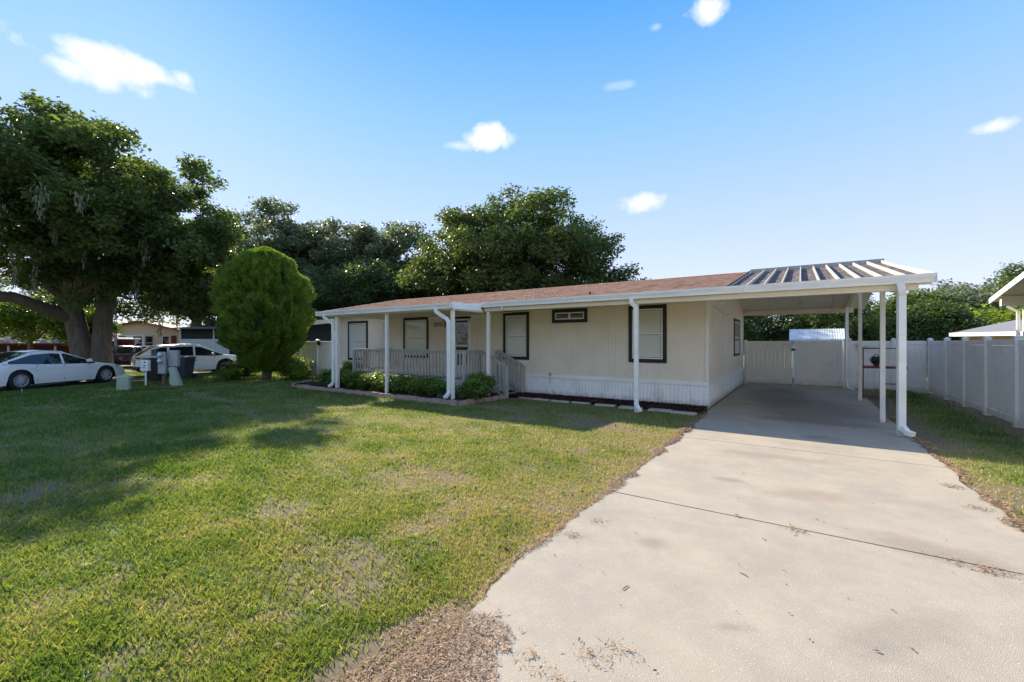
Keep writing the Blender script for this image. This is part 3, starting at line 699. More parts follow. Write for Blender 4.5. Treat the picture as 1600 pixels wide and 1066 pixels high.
# porch light
mb = MB(); mb.box(-11.24, -11.10, WY-.03, WY-.004, 2.42, 2.58); mb.box(-11.235, -11.105, WY-.14, WY-.03, 2.585, 2.61); mb.box(-11.225, -11.115, WY-.13, WY-.04, 2.34, 2.36)
for ax in (-11.225, -11.127):
    for ay in (WY-.13, WY-.05): mb.box(ax, ax+.012, ay, ay+.012, 2.36, 2.585)
pl = mb.build('wall_lantern', M['black'], home)
mb = MB(); mb.tube([(-11.17, WY-.085, 2.37), (-11.17, WY-.085, 2.56)], .032, 10); mb.build('lantern_glass', M['blind'], pl)
# faucet
mb = MB(); mb.tube([(-6.65, WY-.01, .72), (-6.65, WY-.09, .72), (-6.65, WY-.11, .68)], .012, 6); mb.tube([(-6.65, WY-.07, .72), (-6.65, WY-.07, .77)], .008, 6); mb.box(-6.68, -6.62, WY-.08, WY-.06, .77, .785); mb.build('faucet', M['darkmetal'], home)
mb = MB(); mb.tube([(-6.66, WY-.052, .68), (-6.66, WY-.052, .5), (-6.66, WY-.03, .45)], .006, 5); mb.build('hose_stub', M['darkmetal'], home)

# roofs
def shingle_material():
    m = bpy.data.materials.new('salmon_shingles'); m.use_nodes = True
    n, l = m.node_tree.nodes, m.node_tree.links; p = n['Principled BSDF']; p.inputs['Roughness'].default_value = .9; p.inputs['Specular IOR Level'].default_value = .2
    g = n.new('ShaderNodeNewGeometry')
    br = n.new('ShaderNodeTexBrick'); l.new(g.outputs['Position'], br.inputs['Vector']); br.inputs['Scale'].default_value = 1
    br.inputs['Brick Width'].default_value = .17; br.inputs['Row Height'].default_value = .1435; br.inputs['Mortar Size'].default_value = .004
    br.inputs['Color1'].default_value = (.52, .33, .23, 1); br.inputs['Color2'].default_value = (.74, .54, .41, 1); br.inputs['Mortar'].default_value = (.16, .08, .055, 1); br.inputs['Bias'].default_value = -.1
    t = n.new('ShaderNodeTexNoise'); t.inputs['Scale'].default_value = 1.3; t.inputs['Detail'].default_value = 6; l.new(g.outputs['Position'], t.inputs['Vector'])
    mx = n.new('ShaderNodeMix'); mx.data_type = 'RGBA'; mx.blend_type = 'MULTIPLY'; mx.inputs[0].default_value = .6; l.new(br.outputs[0], mx.inputs[6])
    cr = n.new('ShaderNodeValToRGB'); cr.color_ramp.elements[0].position = .3; cr.color_ramp.elements[0].color = (.75, .75, .78, 1); cr.color_ramp.elements[1].position = .7; l.new(t.outputs[0], cr.inputs[0]); l.new(cr.outputs[0], mx.inputs[7])
    l.new(mx.outputs[2], p.inputs['Base Color'])
    t2 = n.new('ShaderNodeTexNoise'); t2.inputs['Scale'].default_value = 200; l.new(g.outputs['Position'], t2.inputs['Vector'])
    b = n.new('ShaderNodeBump'); b.inputs['Strength'].default_value = .5; b.inputs['Distance'].default_value = .004; l.new(t2.outputs[0], b.inputs['Height']); l.new(b.outputs[0], p.inputs['Normal'])
    return m
M['shingle'] = shingle_material()
XR0, XJ, XC = -18.6, -1.40, 1.98
deck = MB()
def slope_slab(mb_, x0, x1, y0, y1, t0, t1):
    mb_.hexa([(x0, y0, roofz(y0)+t0), (x1, y0, roofz(y0)+t0), (x1, y1, roofz(y1)+t0), (x0, y1, roofz(y1)+t0), (x0, y0, roofz(y0)+t1), (x1, y0, roofz(y0)+t1), (x1, y1, roofz(y1)+t1), (x0, y1, roofz(y1)+t1)])
slope_slab(deck, -14.6, XJ, 10.5, RIDGE_Y, -.1, -.02); slope_slab(deck, XR0, -14.6, 11.6, RIDGE_Y, -.1, -.02); slope_slab(deck, XR0, XJ, RIDGE_Y, 21.2, -.1, -.02)
rf = deck.build('roof', M['trimwhite'], home)
# shingle courses: stepped strips with uneven butt lines
sh = MB(); exp_ = .1435; ncr = int((RIDGE_Y-10.42)/exp_)
for c_ in range(ncr+1):
    y0_ = 10.42+c_*exp_; y1_ = min(y0_+exp_+.02, RIDGE_Y)
    xs0 = XR0-.02 if y0_ > 11.55 else -14.62
    x_ = xs0-(.17 if c_ % 2 else 0)*random.random()
    while x_ < XJ-.001:
        wtab = random.choice([.17, .25, .33, .33]); x2_ = min(x_+wtab, XJ); lift = random.uniform(0, .006); off = random.uniform(-.006, .008)
        xa = max(x_, xs0)
        za, zb = roofz(y0_)+.012+lift, roofz(y1_)-.004
        if x2_-xa > .02: sh.add([(xa, y0_+off, za), (x2_-.003, y0_+off, za), (x2_-.003, y1_, zb), (xa, y1_, zb), (xa, y0_+off, za-.014), (x2_-.003, y0_+off, za-.014)], [(0, 1, 2, 3), (0, 4, 5, 1)])
        x_ = x2_
so_ = sh.build('shingle_courses', M['shingle'], rf); so_['kind'] = 'stuff'
mb = MB(); slope_slab(mb, XR0-.02, XJ, RIDGE_Y+.002, 21.25, -.018, 0); mb.build('rear_shingles', M['shingle'], rf)
mb = MB(); 
x_ = XR0
while x_ < XJ-.05:
    x2_ = min(x_+.3, XJ); mb.add([(x_, RIDGE_Y-.13, RIDGE_Z-.005), (x2_-.01, RIDGE_Y-.13, RIDGE_Z-.005), (x2_-.01, RIDGE_Y, RIDGE_Z+.022), (x_, RIDGE_Y, RIDGE_Z+.022), (x2_-.01, RIDGE_Y+.13, RIDGE_Z-.005), (x_, RIDGE_Y+.13, RIDGE_Z-.005)], [(0, 1, 2, 3), (3, 2, 4, 5)]); x_ = x2_
o = mb.build('ridge_caps', M['shingle'], rf); o['kind'] = 'stuff'
mb = MB(); mb.tube([(-4.9, 11.2, roofz(11.2)), (-4.9, 11.2, roofz(11.2)+.09)], .03, 8); mb.build('vent_pipe', M['darkmetal'], rf)
mb = MB(); slope_slab(mb, XJ-.02, XJ+.012, 10.42, RIDGE_Y, .0, .05); mb.build('roof_edge_strip', M['bark'], rf)
# pan roof of the carport
ribs = np.linspace(XJ+.42, XC-.06, 10)
xs_ = [XJ+.02]+list(ribs)+[XC-.02]
for x0_, x1_ in zip(xs_[:-1], xs_[1:]):
    mb = MB(); slope_slab(mb, x0_+.002, x1_-.002, 10.52, RIDGE_Y-.01, -.06, -.035); mb.build('roof_pan', M['metalroof'], home)
for k, x_ in enumerate(ribs):
    mb = MB(); slope_slab(mb, x_-.014, x_+.014, 10.6, RIDGE_Y-.02, -.033, .045); mb.build('roof_rib', M['ribmetal'], home)
mb = MB(); slope_slab(mb, XJ+.02, XC-.02, RIDGE_Y, 21.0, -.06, -.03)
for x_ in ribs: slope_slab(mb, x_-.022, x_+.022, RIDGE_Y+.02, 20.95, -.028, .06)
mb.build('rear_roof_pans', M['ribmetal'], home)
mb = MB(); mb.box(XJ+.02, XC, RIDGE_Y-.012, RIDGE_Y+.10, RIDGE_Z-.05, RIDGE_Z+.085); mb.build('ridge_flashing', M['ribmetal'], home)
mb = MB(); slope_slab(mb, XC-.018, XC+.01, 10.5, RIDGE_Y+.1, -.12, .045); slope_slab(mb, XC-.018, XC+.01, RIDGE_Y+.102, 21.0, -.12, .045); mb.build('rake_trim', M['trimwhite'], home)
# carport ceiling
cx0 = HX1+.008
nce = 4; cw = (XC-.02-cx0)/nce
for i in range(nce):
    mb = MB(); a_, b_ = cx0+i*cw, cx0+(i+1)*cw-.012
    slope_slab(mb, a_, b_, 10.62, RIDGE_Y, -.16, -.12); slope_slab(mb, a_, b_, RIDGE_Y, 20.6, -.16, -.12); mb.build('ceiling_panel', M['ceiling'], home)
# beams
mb = MB(); mb.box(-8.10, 1.76, 10.53, 10.66, 2.70, 2.812); mb.build('eave_beam', M['soffit'], home, bevel=.004)
mb = MB(); mb.box(HX1+.03, 1.62, 20.32, 20.44, 2.86, 3.04); mb.build('rear_beam', M['soffit'], home, bevel=.004)
mb = MB(); slope_slab(mb, 1.40, 1.50, 10.67, RIDGE_Y, -.28, -.162); slope_slab(mb, 1.40, 1.50, RIDGE_Y, 20.3, -.28, -.162); mb.build('side_beam', M['soffit'], home)
# soffits
mb = MB(); mb.box(-8.10, HX1+.02, 10.665, WY-.002, 2.80, 2.82); mb.build('soffit', M['soffit'], home)
mb = MB(); mb.box(-14.58, -8.13, 9.27, WY-.002, 2.745, 2.765); mb.build('soffit', M['soffit'], home)
mb = MB(); mb.box(-14.58, -8.13, 9.12, 9.26, 2.66, 2.76); mb.build('eave_beam', M['soffit'], home, bevel=.004)
mb = MB(); mb.box(-8.26, -8.14, 9.27, 10.5, 2.66, 2.742); mb.build('eave_beam', M['soffit'], home, bevel=.004)
mb = MB(); mb.hexa([(-14.6, 9.07, 2.77), (-8.13, 9.07, 2.77), (-8.13, 10.6, 2.84), (-14.6, 10.6, 2.84), (-14.6, 9.07, 2.84), (-8.13, 9.07, 2.84), (-8.13, 10.6, 2.945), (-14.6, 10.6, 2.945)]); mb.build('porch_roof', M['gutter'], home)
mb = MB(); mb.box(-14.62, -14.60, 9.07, 12.1, 2.70, 2.86); mb.build('fascia', M['gutter'], home)
mb = MB(); mb.box(-8.128, -8.108, 9.07, 10.38, 2.70, 2.89); mb.build('fascia', M['gutter'], home)
mb = MB(); mb.box(XR0, -14.63, 11.58, 11.62, 2.95, 3.13); mb.build('fascia', M['gutter'], home)
mb = MB(); mb.box(XR0, -14.63, 11.62, WY-.002, 2.935, 2.955); mb.build('soffit', M['soffit'], home)
mb = MB(); slope_slab(mb, XR0-.025, XR0-.002, 11.6, RIDGE_Y, -.16, .02); slope_slab(mb, XR0-.025, XR0-.002, RIDGE_Y, 21.2, -.16, .02); mb.build('rake_trim', M['trimwhite'], home)
def gutter(x0, x1, yb, z0, z1):
    pr = [(yb, z1), (yb, z0), (yb-.075, z0), (yb-.085, z0+.05), (yb-.115, z1-.04), (yb-.12, z1), (yb-.108, z1), (yb-.103, z1-.03), (yb-.073, z0+.05), (yb-.068, z0+.01), (yb-.01, z0+.01), (yb-.01, z1)]
    mb = MB(); mb.prism(pr, 'x', x0, x1); mb.box(x0, x0+.004, yb-.118, yb, z0, z1-.002); mb.box(x1-.004, x1, yb-.118, yb, z0, z1-.002); mb.build('gutter', M['gutter'], home)
for a_, b_ in ((-8.10, -5.02), (-5.018, -1.002), (-1.0, 1.98)): gutter(a_, b_, 10.5, 2.815, 2.97)
for a_, b_ in ((-14.6, -11.4), (-11.398, -8.13)): gutter(a_, b_, 9.07, 2.70, 2.855)
# posts
def post(x_, y_, z0_, z1_, w_=.088):
    mb = MB(); mb.box(x_-w_/2, x_+w_/2, y_-w_/2, y_+w_/2, z0_, z1_); mb.build('post', M['trimwhite'], home, bevel=.005)
post(1.515, 10.60, .02, 2.699); post(1.46, 12.16, .02, roofz(12.16)-.285); post(1.45, 16.3, .02, roofz(16.3)-.285); post(1.40, 19.9, .02, roofz(19.9)-.285)
post(-3.39, 10.60, 0, 2.699); post(-8.0, 10.60, .1, 2.699); post(-8.2, 9.19, .1, 2.659); post(-11.0, 9.19, .1, 2.659); post(-13.62, 9.19, .1, 2.659, .11)
def spout(pts, foot, w_=.085, d_=.06):
    mb = MB()
    P_ = [Vector(p_) for p_ in pts]
    for a_, b_ in zip(P_[:-1], P_[1:]):
        ext = (b_-a_).normalized()*.02
        mb.bar(a_-ext, b_+ext, w_, d_, (0, 1, 0))
    ds = mb.build('downspout', M['white'], home, bevel=.008)
    mb = MB(); 
    for i in range(5):
        t_ = i/4*1.2; mb_a = Vector(foot[0])+Vector(foot[1])*(.09*math.sin(t_)/1)+Vector((0, 0, -.1*(1-math.cos(t_))))
        if i: mb.bar(last, mb_a+Vector(foot[1])*.01, w_, d_+.01, (0, 0, 1) if i > 2 else (0, 1, .3))
        last = mb_a
    mb.bar(last, last+Vector(foot[1])*.14+Vector((0, 0, -.02)), w_, d_+.01)
    mb.build('elbow', M['white'], ds, bevel=.006)
spout([(1.50, 10.44, 2.82), (1.52, 10.44, 2.70), (1.535, 10.50, 2.60), (1.535, 10.52, .16)], ((1.535, 10.52, .18), (.6, -.6, 0)), .11, .075)
spout([(-3.47, 10.44, 2.82), (-3.46, 10.44, 2.72), (-3.38, 10.50, 2.62), (-3.37, 10.52, .16)], ((-3.37, 10.52, .18), (.6, -.6, 0)), .10, .07)
spout([(-8.68, 9.01, 2.71), (-8.67, 9.01, 2.63), (-8.34, 9.08, 2.42), (-8.27, 9.09, 2.32), (-8.27, 9.1, .32)], ((-8.27, 9.1, .30), (0, -.8, 0)), .10, .07)
spout([(-14.15, 9.01, 2.71), (-14.14, 9.01, 2.64), (-13.80, 9.08, 2.46), (-13.74, 9.09, 2.38), (-13.74, 9.1, .32)], ((-13.74, 9.1, .30), (0, -.8, 0)), .09, .07)
mb = MB(); mb.box(-7.42, -7.37, 10.45, 10.50, 2.74, 2.81)
mb.build('gutter_bracket', M['white'], home)
# conduit drop on the side wall and ceiling flood lamp
mb = MB(); mb.tube([(HX1+.012, 12.9, 2.78), (HX1+.012, 15.2, 2.62), (HX1+.012, 17.2, 2.78)], .004, 5); mb.build('hanging_cable', M['darkmetal'], home)
mb = MB(); mb.tube([(-1.7, 12.3, 2.84), (-1.7, 12.25, 2.76)], [.03, .05], 8); mb.build('flood_lamp', M['white'], home)
mb = MB(); mb.tube([(1.36, 19.8, 2.9), (1.36, 19.8, .4), (1.4, 19.7, .12), (1.55, 19.55, .06)], .035, 8); mb.build('drain_pipe', M['white'], home, smooth=True)

# ------------------------------------------------------------------ wooden porch
pY = 10.3; pz = .58; pxl, pxr = -14.2, -8.72
porch = thing('wooden_porch', (pxl, pY, 0), 'weathered grey wooden porch with baluster railing and stairs at the front door', 'porch')
nb = 12; bd = (WY-.04-pY)/nb
dm = MB(); dm.box(0, pxr-pxl, 0, bd-.006, pz-.035, pz); dm = dm.mesh('deck_board', M['wooddeck'])
for i in range(nb): inst('deck_board', dm, porch, (pxl, pY+i*bd, 0))
mb = MB(); mb.box(pxl, pxr, pY-.03, pY-.003, pz-.2, pz-.002); mb.box(pxr+.003, pxr+.03, pY, WY-.05, pz-.2, pz-.037); mb.build('rim_joist', M['wood'], porch)
for px_ in (pxl+.1, -12.4, -10.6, pxr-.1):
    mb = MB(); mb.box(px_-.05, px_+.05, pY+.02, pY+.12, 0, pz-.037); mb.build('support_post', M['wood'], porch)
RZ = 1.49
def rail_run(a, b, za, zb, parent, n_b=None, sp=.15, base_off=.86):
    """top rail at za..zb with balusters hanging to base"""
    a, b = Vector((*a, 0)), Vector((*b, 0)); L_ = (b-a).length
    A, B = Vector((a.x, a.y, za)), Vector((b.x, b.y, zb))
    mb = MB(); mb.bar(A, B, .10, .035); mb.build('top_rail', M['wood'], parent, bevel=.004)
    mb = MB(); mb.bar(A-Vector((0, 0, base_off-.08)), B-Vector((0, 0, base_off-.08)), .04, .085); mb.build('bottom_rail', M['wood'], parent)
    mb = MB(); mb.bar(A-Vector((0, 0, .065)), B-Vector((0, 0, .065)), .038, .085); mb.build('upper_rail', M['wood'], parent)
    k = max(2, int(L_/sp)); d_ = (b-a).normalized(); nrm = Vector((d_.y, -d_.x, 0))
    m_ = MB(); m_.box(-.02, .02, -.018, .018, -(base_off), -.02); m_ = m_.mesh('baluster', M['wood'])
    for i in range(k+1):
        t_ = (i+.5)/(k+1); q = A.lerp(B, t_)+nrm*.038
        inst('baluster', m_, parent, q, math.atan2(d_.y, d_.x), world=True, rot=(random.uniform(-.008, .008), 0, math.atan2(d_.y, d_.x)))
rail_run((pxl+.05, pY), (pxr-.05, pY), RZ, RZ, porch)
rail_run((pxr, pY+.05), (pxr, 11.0), RZ, RZ, porch)
rail_run((pxl, pY+.05), (pxl, WY-.06), RZ, RZ, porch)
for (qx, qy) in ((pxl, pY), (-11.5, pY), (pxr, pY), (pxr, 11.05), (pxr, 12.04)):
    mb = MB(); mb.box(qx-.045, qx+.045, qy-.045, qy+.045, pz-.2, RZ-.02); mb.build('railing_post', M['wood'], porch, bevel=.004)
# stairs
for i in range(3):
    zt = pz-(i+1)*.16; xa = pxr+.03+i*.30
    mb = MB(); mb.box(xa, xa+.32, 11.1, 11.98, zt-.035, zt); mb.build('stair_tread', M['wood'], porch, bevel=.003)
    mb = MB(); mb.box(xa+.005, xa+.025, 11.12, 11.96, zt+.002, zt+.125); mb.build('stair_riser', M['wood'], porch)
for yy in (11.07, 12.0):
    mb = MB(); mb.prism([(pxr+.03, pz-.02), (pxr+1.05, .04), (pxr+1.05, -.02), (pxr+.8, -.02), (pxr+.03, pz-.36)], 'y', yy-.02, yy+.02); mb.build('stair_stringer', M['wood'], porch)
    rail_run((pxr+.05, yy), (pxr+1.06, yy), RZ, RZ-.48, porch, sp=.15, base_off=.9)
    mb = MB(); mb.box(pxr+1.03, pxr+1.12, yy-.045, yy+.045, 0, RZ-.49); mb.build('newel_post', M['wood'], porch, bevel=.004)
# lattice skirt
lt = thing('lattice_skirt', (pxl, pY-.06, 0), 'pale criss-cross wooden lattice screen below the porch deck behind the shrubs', 'lattice')
mb = MB(); H_ = .48
for sgn, yo in ((1, 0), (-1, .009)):
    x_ = pxl-H_
    while x_ < pxr+.05:
        x0_, x1_ = x_, x_+H_; z0_, z1_ = .03, .03+H_
        if x0_ < pxl: z0_ += pxl-x0_; x0_ = pxl
        if x1_ > pxr: z1_ -= x1_-pxr; x1_ = pxr
        if x1_-x0_ > .05:
            if sgn > 0: mb.bar((x0_, pY-.06+yo, z0_), (x1_, pY-.06+yo, z1_), .032, .007, (0, 1, 0))
            else: mb.bar((x0_, pY-.06+yo, .06+H_-z0_+.0), (x1_, pY-.06+yo, .06+H_-z1_), .032, .007, (0, 1, 0))
        x_ += .13
o = mb.build('lattice_laths', M['lattice'], lt); o['kind'] = 'stuff'

# ------------------------------------------------------------------ planting bed, edging, stones
mb = MB(); gxs = np.arange(-16.5, -7.8, .12); gys = np.arange(9.12, 12.1, .12)
A, B = np.meshgrid(gxs, gys); Z = .11+.05*vnoise(A, B, 5, 51, 3)
ii = np.arange(A.size).reshape(A.shape); mb.add(np.stack([A, B, Z], -1).reshape(-1, 3).tolist(), np.stack([ii[:-1, :-1], ii[:-1, 1:], ii[1:, 1:], ii[1:, :-1]], -1).reshape(-1, 4).tolist())
gxs = np.arange(-7.85, -1.95, .10); gys = np.arange(11.36, 12.2, .07)
A, B = np.meshgrid(gxs, gys); Z = .02+.045*vnoise(A, B, 6, 52, 3)+.03*np.clip((B-11.45)*2, 0, 1); B = B+.06*(vnoise(A, B*0, 2.5, 7)-.5)*(B < 11.45)
ii = np.arange(A.size).reshape(A.shape); mb.add(np.stack([A, B, Z], -1).reshape(-1, 3).tolist(), np.stack([ii[:-1, :-1], ii[:-1, 1:], ii[1:, 1:], ii[1:, :-1]], -1).reshape(-1, 4).tolist())
o = mb.build('mulch', M['mulch']); tag(o, 'dark reddish mulch of the planting bed along the house', 'mulch', kind='stuff')
n_ = 16000
x = np.concatenate([rng.uniform(-16.5, -7.85, n_//2), rng.uniform(-7.8, -1.98, n_//2)]); y = np.concatenate([rng.uniform(9.12, 11.9, n_//2), rng.uniform(11.36, 12.12, n_//2)])
zz = np.where(x < -7.82, .15, .075)+rng.random(n_)*.02
P = leaves(np.stack([x, y, zz], 1), .05, .35, .6)
o = quads_mesh('mulch_chips', P, leaf_material('mulch_chip', (.03, .012, .010), (.11, .05, .04), .0, gloss=.9)); tag(o, 'loose bark chips on the mulch', 'mulch', kind='stuff')
border = thing('bed_edging', (-12, 9.05, 0), 'low pinkish brick edging around the porch planting bed', 'edging')
em = MB(); em.box(-.145, .145, -.05, .05, -.04, .13); em = em.mesh('edging_brick', M['edging'])
def edge_run(a, b):
    a, b = Vector((*a, 0)), Vector((*b, 0)); n_ = int((b-a).length/.30); rz = math.atan2((b-a).y, (b-a).x)
    for i in range(n_):
        q = a.lerp(b, (i+.5)/n_); o_ = inst('brick', em, border, (q.x, q.y+random.uniform(-.008, .008), random.uniform(-.012, .012)), rz+random.uniform(-.03, .03))
edge_run((-16.7, 9.3), (-15.2, 9.12)); edge_run((-15.2, 9.12), (-7.9, 9.0)); edge_run((-7.86, 9.05), (-7.62, 10.95)); edge_run((-17.6, 10.6), (-16.7, 9.3))
# stepping stones
stones = [(826, 622.6), (849, 625), (878, 628), (911, 630), (948, 634), (986, 638.5), (1032.5, 642.6), (1068.6, 647)]
def gp(u, v, z=0):
    a = R(CAM_YAW); s, c = math.sin(a), math.cos(a); r_ = (u-800)/672; d_ = (1.75-z)*672/(v-535); return ((-s+c*r_)*d_, (c+s*r_)*d_)
pos = ['first', 'second', 'third', 'fourth', 'fifth', 'sixth', 'seventh', 'last']
for i, (u_, v_) in enumerate(stones):
    X_, Y_ = gp(u_, v_-1); mb = MB()
    w1, w2 = .29, .15
    mb.hexa([(-w1, -w2, -.03), (w1, -w2, -.03), (w1, w2, -.03), (-w1, w2, -.03), (-w1+.008, -w2+.008, .022), (w1-.008, -w2+.008, .022), (w1-.008, w2-.008, .022), (-w1+.008, w2-.008, .022)])
    o = mb.build('stepping_stone', M['paver'], bevel=.006); o.location = (X_, Y_-.03, .012); o.rotation_euler = (random.uniform(-.02, .02), random.uniform(-.02, .02), random.uniform(-.05, .05))
    tag(o, ['flat stepping stone nearest the porch stairs', 'second stepping stone from the porch stairs', 'third stepping stone from the porch stairs', 'fourth stepping stone, below the small high window', 'fifth stepping stone, right of the small high window', 'stepping stone just left of the middle downspout', 'stepping stone just right of the middle downspout', 'stepping stone nearest the driveway, half in dirt'][i], 'stepping stone', 'stepping stones along the mulch strip')

# ------------------------------------------------------------------ vegetation builders
def clump_leaves(centres, radii, n, size, flat=.75, aspect=.55, up=.35, shell=.5):
    centres = np.array(centres); radii = np.array(radii)
    pr = radii**2; pr = pr/pr.sum(); ci = rng.choice(len(centres), n, p=pr)
    d = rng.normal(size=(n, 3)); d /= np.linalg.norm(d, axis=1)[:, None]
    rr = radii[ci]*(shell+(1-shell)*rng.random(n)**.6)*(1+.18*rng.normal(size=n))
    C = centres[ci]+d*rr[:, None]*np.array([1, 1, flat])
    return C, leaves(C, size, aspect, up), ci

def tree(name, loc, label, cat, H, crown, trunk_r, n_leaf, leaf, mat, n_clump=90, clump_r=(.7, 1.4), fork=.3, group=None, bark='bark', lean=(0, 0), flat=.7, limbs=7, var_shift=0, moss=0, shell=.45, trunk2=None):
    """crown: list of (cx,cy,cz,rx,ry,rz) relative to the base; leaves grow in clumps inside them"""
    t = thing(name, loc, label, cat, group)
    L0 = Vector(loc)
    cents, rads = [], []
    vol = np.array([c[3]*c[4]*c[5] for c in crown]); vol = vol/vol.sum()
    while len(cents) < n_clump:
        c = crown[rng.choice(len(crown), p=vol)]
        d = rng.normal(size=3); d /= np.linalg.norm(d); q = rng.random()**.42
        p_ = np.array(c[:3])+d*q*np.array(c[3:])
        if p_[2] < .6: continue
        cents.append(p_); rads.append(rng.uniform(*clump_r)*(1.0 if q > .6 else 1.2))
    cents = np.array(cents); rads = np.array(rads)
    C, P, ci = clump_leaves(cents, rads, n_leaf, leaf, flat=flat, shell=shell)
    cv = rng.random(len(cents))
    va = .42*cv[ci]+.4*rng.random(n_leaf)+.1+var_shift
    quads_mesh('crown', P, M[mat], t, va)
    mb = MB(); fz = H*fork
    ft = Vector((lean[0], lean[1], fz))
    path = [Vector((0, 0, -.1)), Vector((lean[0]*.15, lean[1]*.1, fz*.15)), Vector((lean[0]*.5, lean[1]*.5, fz*.55)), ft]
    mb.tube(path, [trunk_r*1.45, trunk_r*1.08, trunk_r*.92, trunk_r*.85], 12)
    order = rng.permutation(len(cents))[:limbs]
    heads = []
    for k in range(limbs):
        tgt = Vector(cents[order[k]]); mid = ft.lerp(tgt, .45)+Vector((rng.normal()*.4, rng.normal()*.4, .1*H*.5))
        st = ft-Vector((0, 0, rng.uniform(0, fz*.25)))
        pts_ = []
        for s_ in np.linspace(0, 1, 7):
            pts_.append(st*(1-s_)**2+mid*2*s_*(1-s_)+tgt*s_*s_+Vector(rng.normal(size=3)*.08*H*.1*(0 < s_ < 1)))
        r0 = trunk_r*rng.uniform(.35, .6); mb.tube(pts_, list(np.linspace(r0, r0*.25, 7)), 8); heads.append((pts_, r0))
    for k in range(min(len(cents), limbs*6)):
        tgt = Vector(cents[rng.integers(len(cents))]); hp, r0 = heads[rng.integers(len(heads))]
        st = min(hp[2:], key=lambda q: (q-tgt).length); mid = st.lerp(tgt, .5)+Vector(rng.normal(size=3)*.25)
        mb.tube([st, mid, tgt], [r0*.28, r0*.18, r0*.06], 5, cap=False)
    mb.build('trunk', M[bark], t, local=True, smooth=True)
    if moss:
        ms = []
        low = cents[cents[:, 2] < np.quantile(cents[:, 2], .45)]
        for k in range(moss):
            c = low[rng.integers(len(low))]+rng.normal(size=3)*[.8, .8, .3]; ln_ = rng.uniform(.5, 1.7)
            m_ = 60; tt = rng.random(m_); sp_ = .14*(1-tt*.8)
            ms.append(np.stack([c[0]+rng.normal(size=m_)*sp_, c[1]+rng.normal(size=m_)*sp_, c[2]-tt*ln_], 1))
        C = np.concatenate(ms); n2 = len(C); a = rng.uniform(0, 6.28, n2); w_ = .02; l_ = rng.uniform(.1, .22, n2)
        sd = np.stack([np.cos(a)*w_, np.sin(a)*w_, 0*a], 1); dn_ = np.stack([rng.normal(size=n2)*.02, rng.normal(size=n2)*.02, -l_], 1)
        quads_mesh('spanish_moss', np.stack([C-sd, C+sd, C+dn_+sd*.3, C+dn_-sd*.3], 1), M['moss'], t)
    return t

# big live oak on the left
oakx, oaky = -30.3, 6.15   # crown sizes below are relative to this base
t = tree('live_oak', (oakx, oaky, 0), 'huge dark live oak with thick twin trunk and hanging moss behind the white sedan', 'tree', 16,
     [(a_*.92, b_*.92, c_*.92+.14, d_*.92, e_*.92, f_*.92) for a_, b_, c_, d_, e_, f_ in [(2.0, -2.6, 9.8, 5.0, 5.0, 4.2), (5.0, .5, 8.4, 4.3, 4.4, 4.0), (5.8, -3.0, 8.4, 3.2, 3.2, 3.2), (6.4, 2.8, 6.2, 3.2, 3.0, 2.9), (-3.4, 1.5, 9.2, 4.8, 5.0, 4.3), (3.2, 3.3, 5.3, 2.6, 2.4, 1.9), (.5, 1.5, 4.9, 5.2, 5.5, 1.6), (5.2, 4.2, 4.6, 2.4, 2.2, 1.4), (-3, -5, 6, 4, 4, 2.2)]],
     .46, 190000, .18, 'oakleaf', n_clump=560, clump_r=(.35, .95), fork=.26, limbs=12, moss=55, lean=(-.5, -.6), shell=.2)
mb = MB(); mb.tube([(.42, .42, -.1), (.42, .44, 1.2), (.38, .52, 3.0), (.5, .9, 5.4), (1.2, 2.0, 8)], [.60, .42, .38, .33, .24], 12)
mb.tube([(-.3, -.4, 2.9), (-.9, -2.4, 3.9), (-.7, -4.6, 3.8), (0, -7.5, 3.3), (.7, -10.5, 3.1)], [.36, .27, .22, .18, .14], 10); mb.build('limb', M['bark'], t, local=True, smooth=True)

tree('live_oak', (-53.3, 18.4, 0), 'leaning oak behind the white screened porch house', 'tree', 13, [(0, 0, 8.9, 6, 6, 4.2)], .55, 30000, .22, 'oakleaf', n_clump=80, clump_r=(.8, 1.5), fork=.4, lean=(-1.0, 1.5), moss=25)
# sparse grey-green oaks in the middle distance
mids = [(-45.4, 23.5, 15.5, 'tallest sparse grey-green oak behind the rounded arborvitae', 6.0), (-40.5, 27.5, 14.0, 'grey-green oak between the arborvitae and the porch roof', 5.6), (-35.2, 30.5, 13.8, 'small-topped grey-green oak left of the big round oak', 5.0), (-49.0, 19.8, 13.6, 'grey-green oak half hidden by the huge live oak', 4.8)]
for X_, Y_, H_, lb, cr in mids:
    tree('oak_tree', (X_, Y_, 0), lb, 'tree', H_, [(0, 0, H_*.72, cr, cr, H_*.30), (1.5, -1.5, H_*.45, cr*.9, cr*.9, H_*.24)], .4, 42000, .31, 'greyleaf', n_clump=210, clump_r=(.6, 1.25), shell=.25, fork=.35, group='grey-green oaks behind the house', moss=14, limbs=9)
# dark understorey
und = [(-36.5, 21.5, 7.5, 4.6, 'dark bushy tree directly behind the arborvitae'), (-31.0, 24.5, 8.6, 4.6, 'dark evergreen tree above the left porch gutter'), (-27.0, 27.0, 8.0, 4.2, 'dark evergreen filling the gap left of the round oak')]
for X_, Y_, H_, cr, lb in und:
    tree('evergreen_tree', (X_, Y_, 0), lb, 'tree', H_, [(0, 0, H_*.58, cr, cr, H_*.42)], .3, 26000, .26, 'darkleaf', n_clump=100, shell=.3, clump_r=(.7, 1.3), fork=.2, group='dark evergreens behind the house')
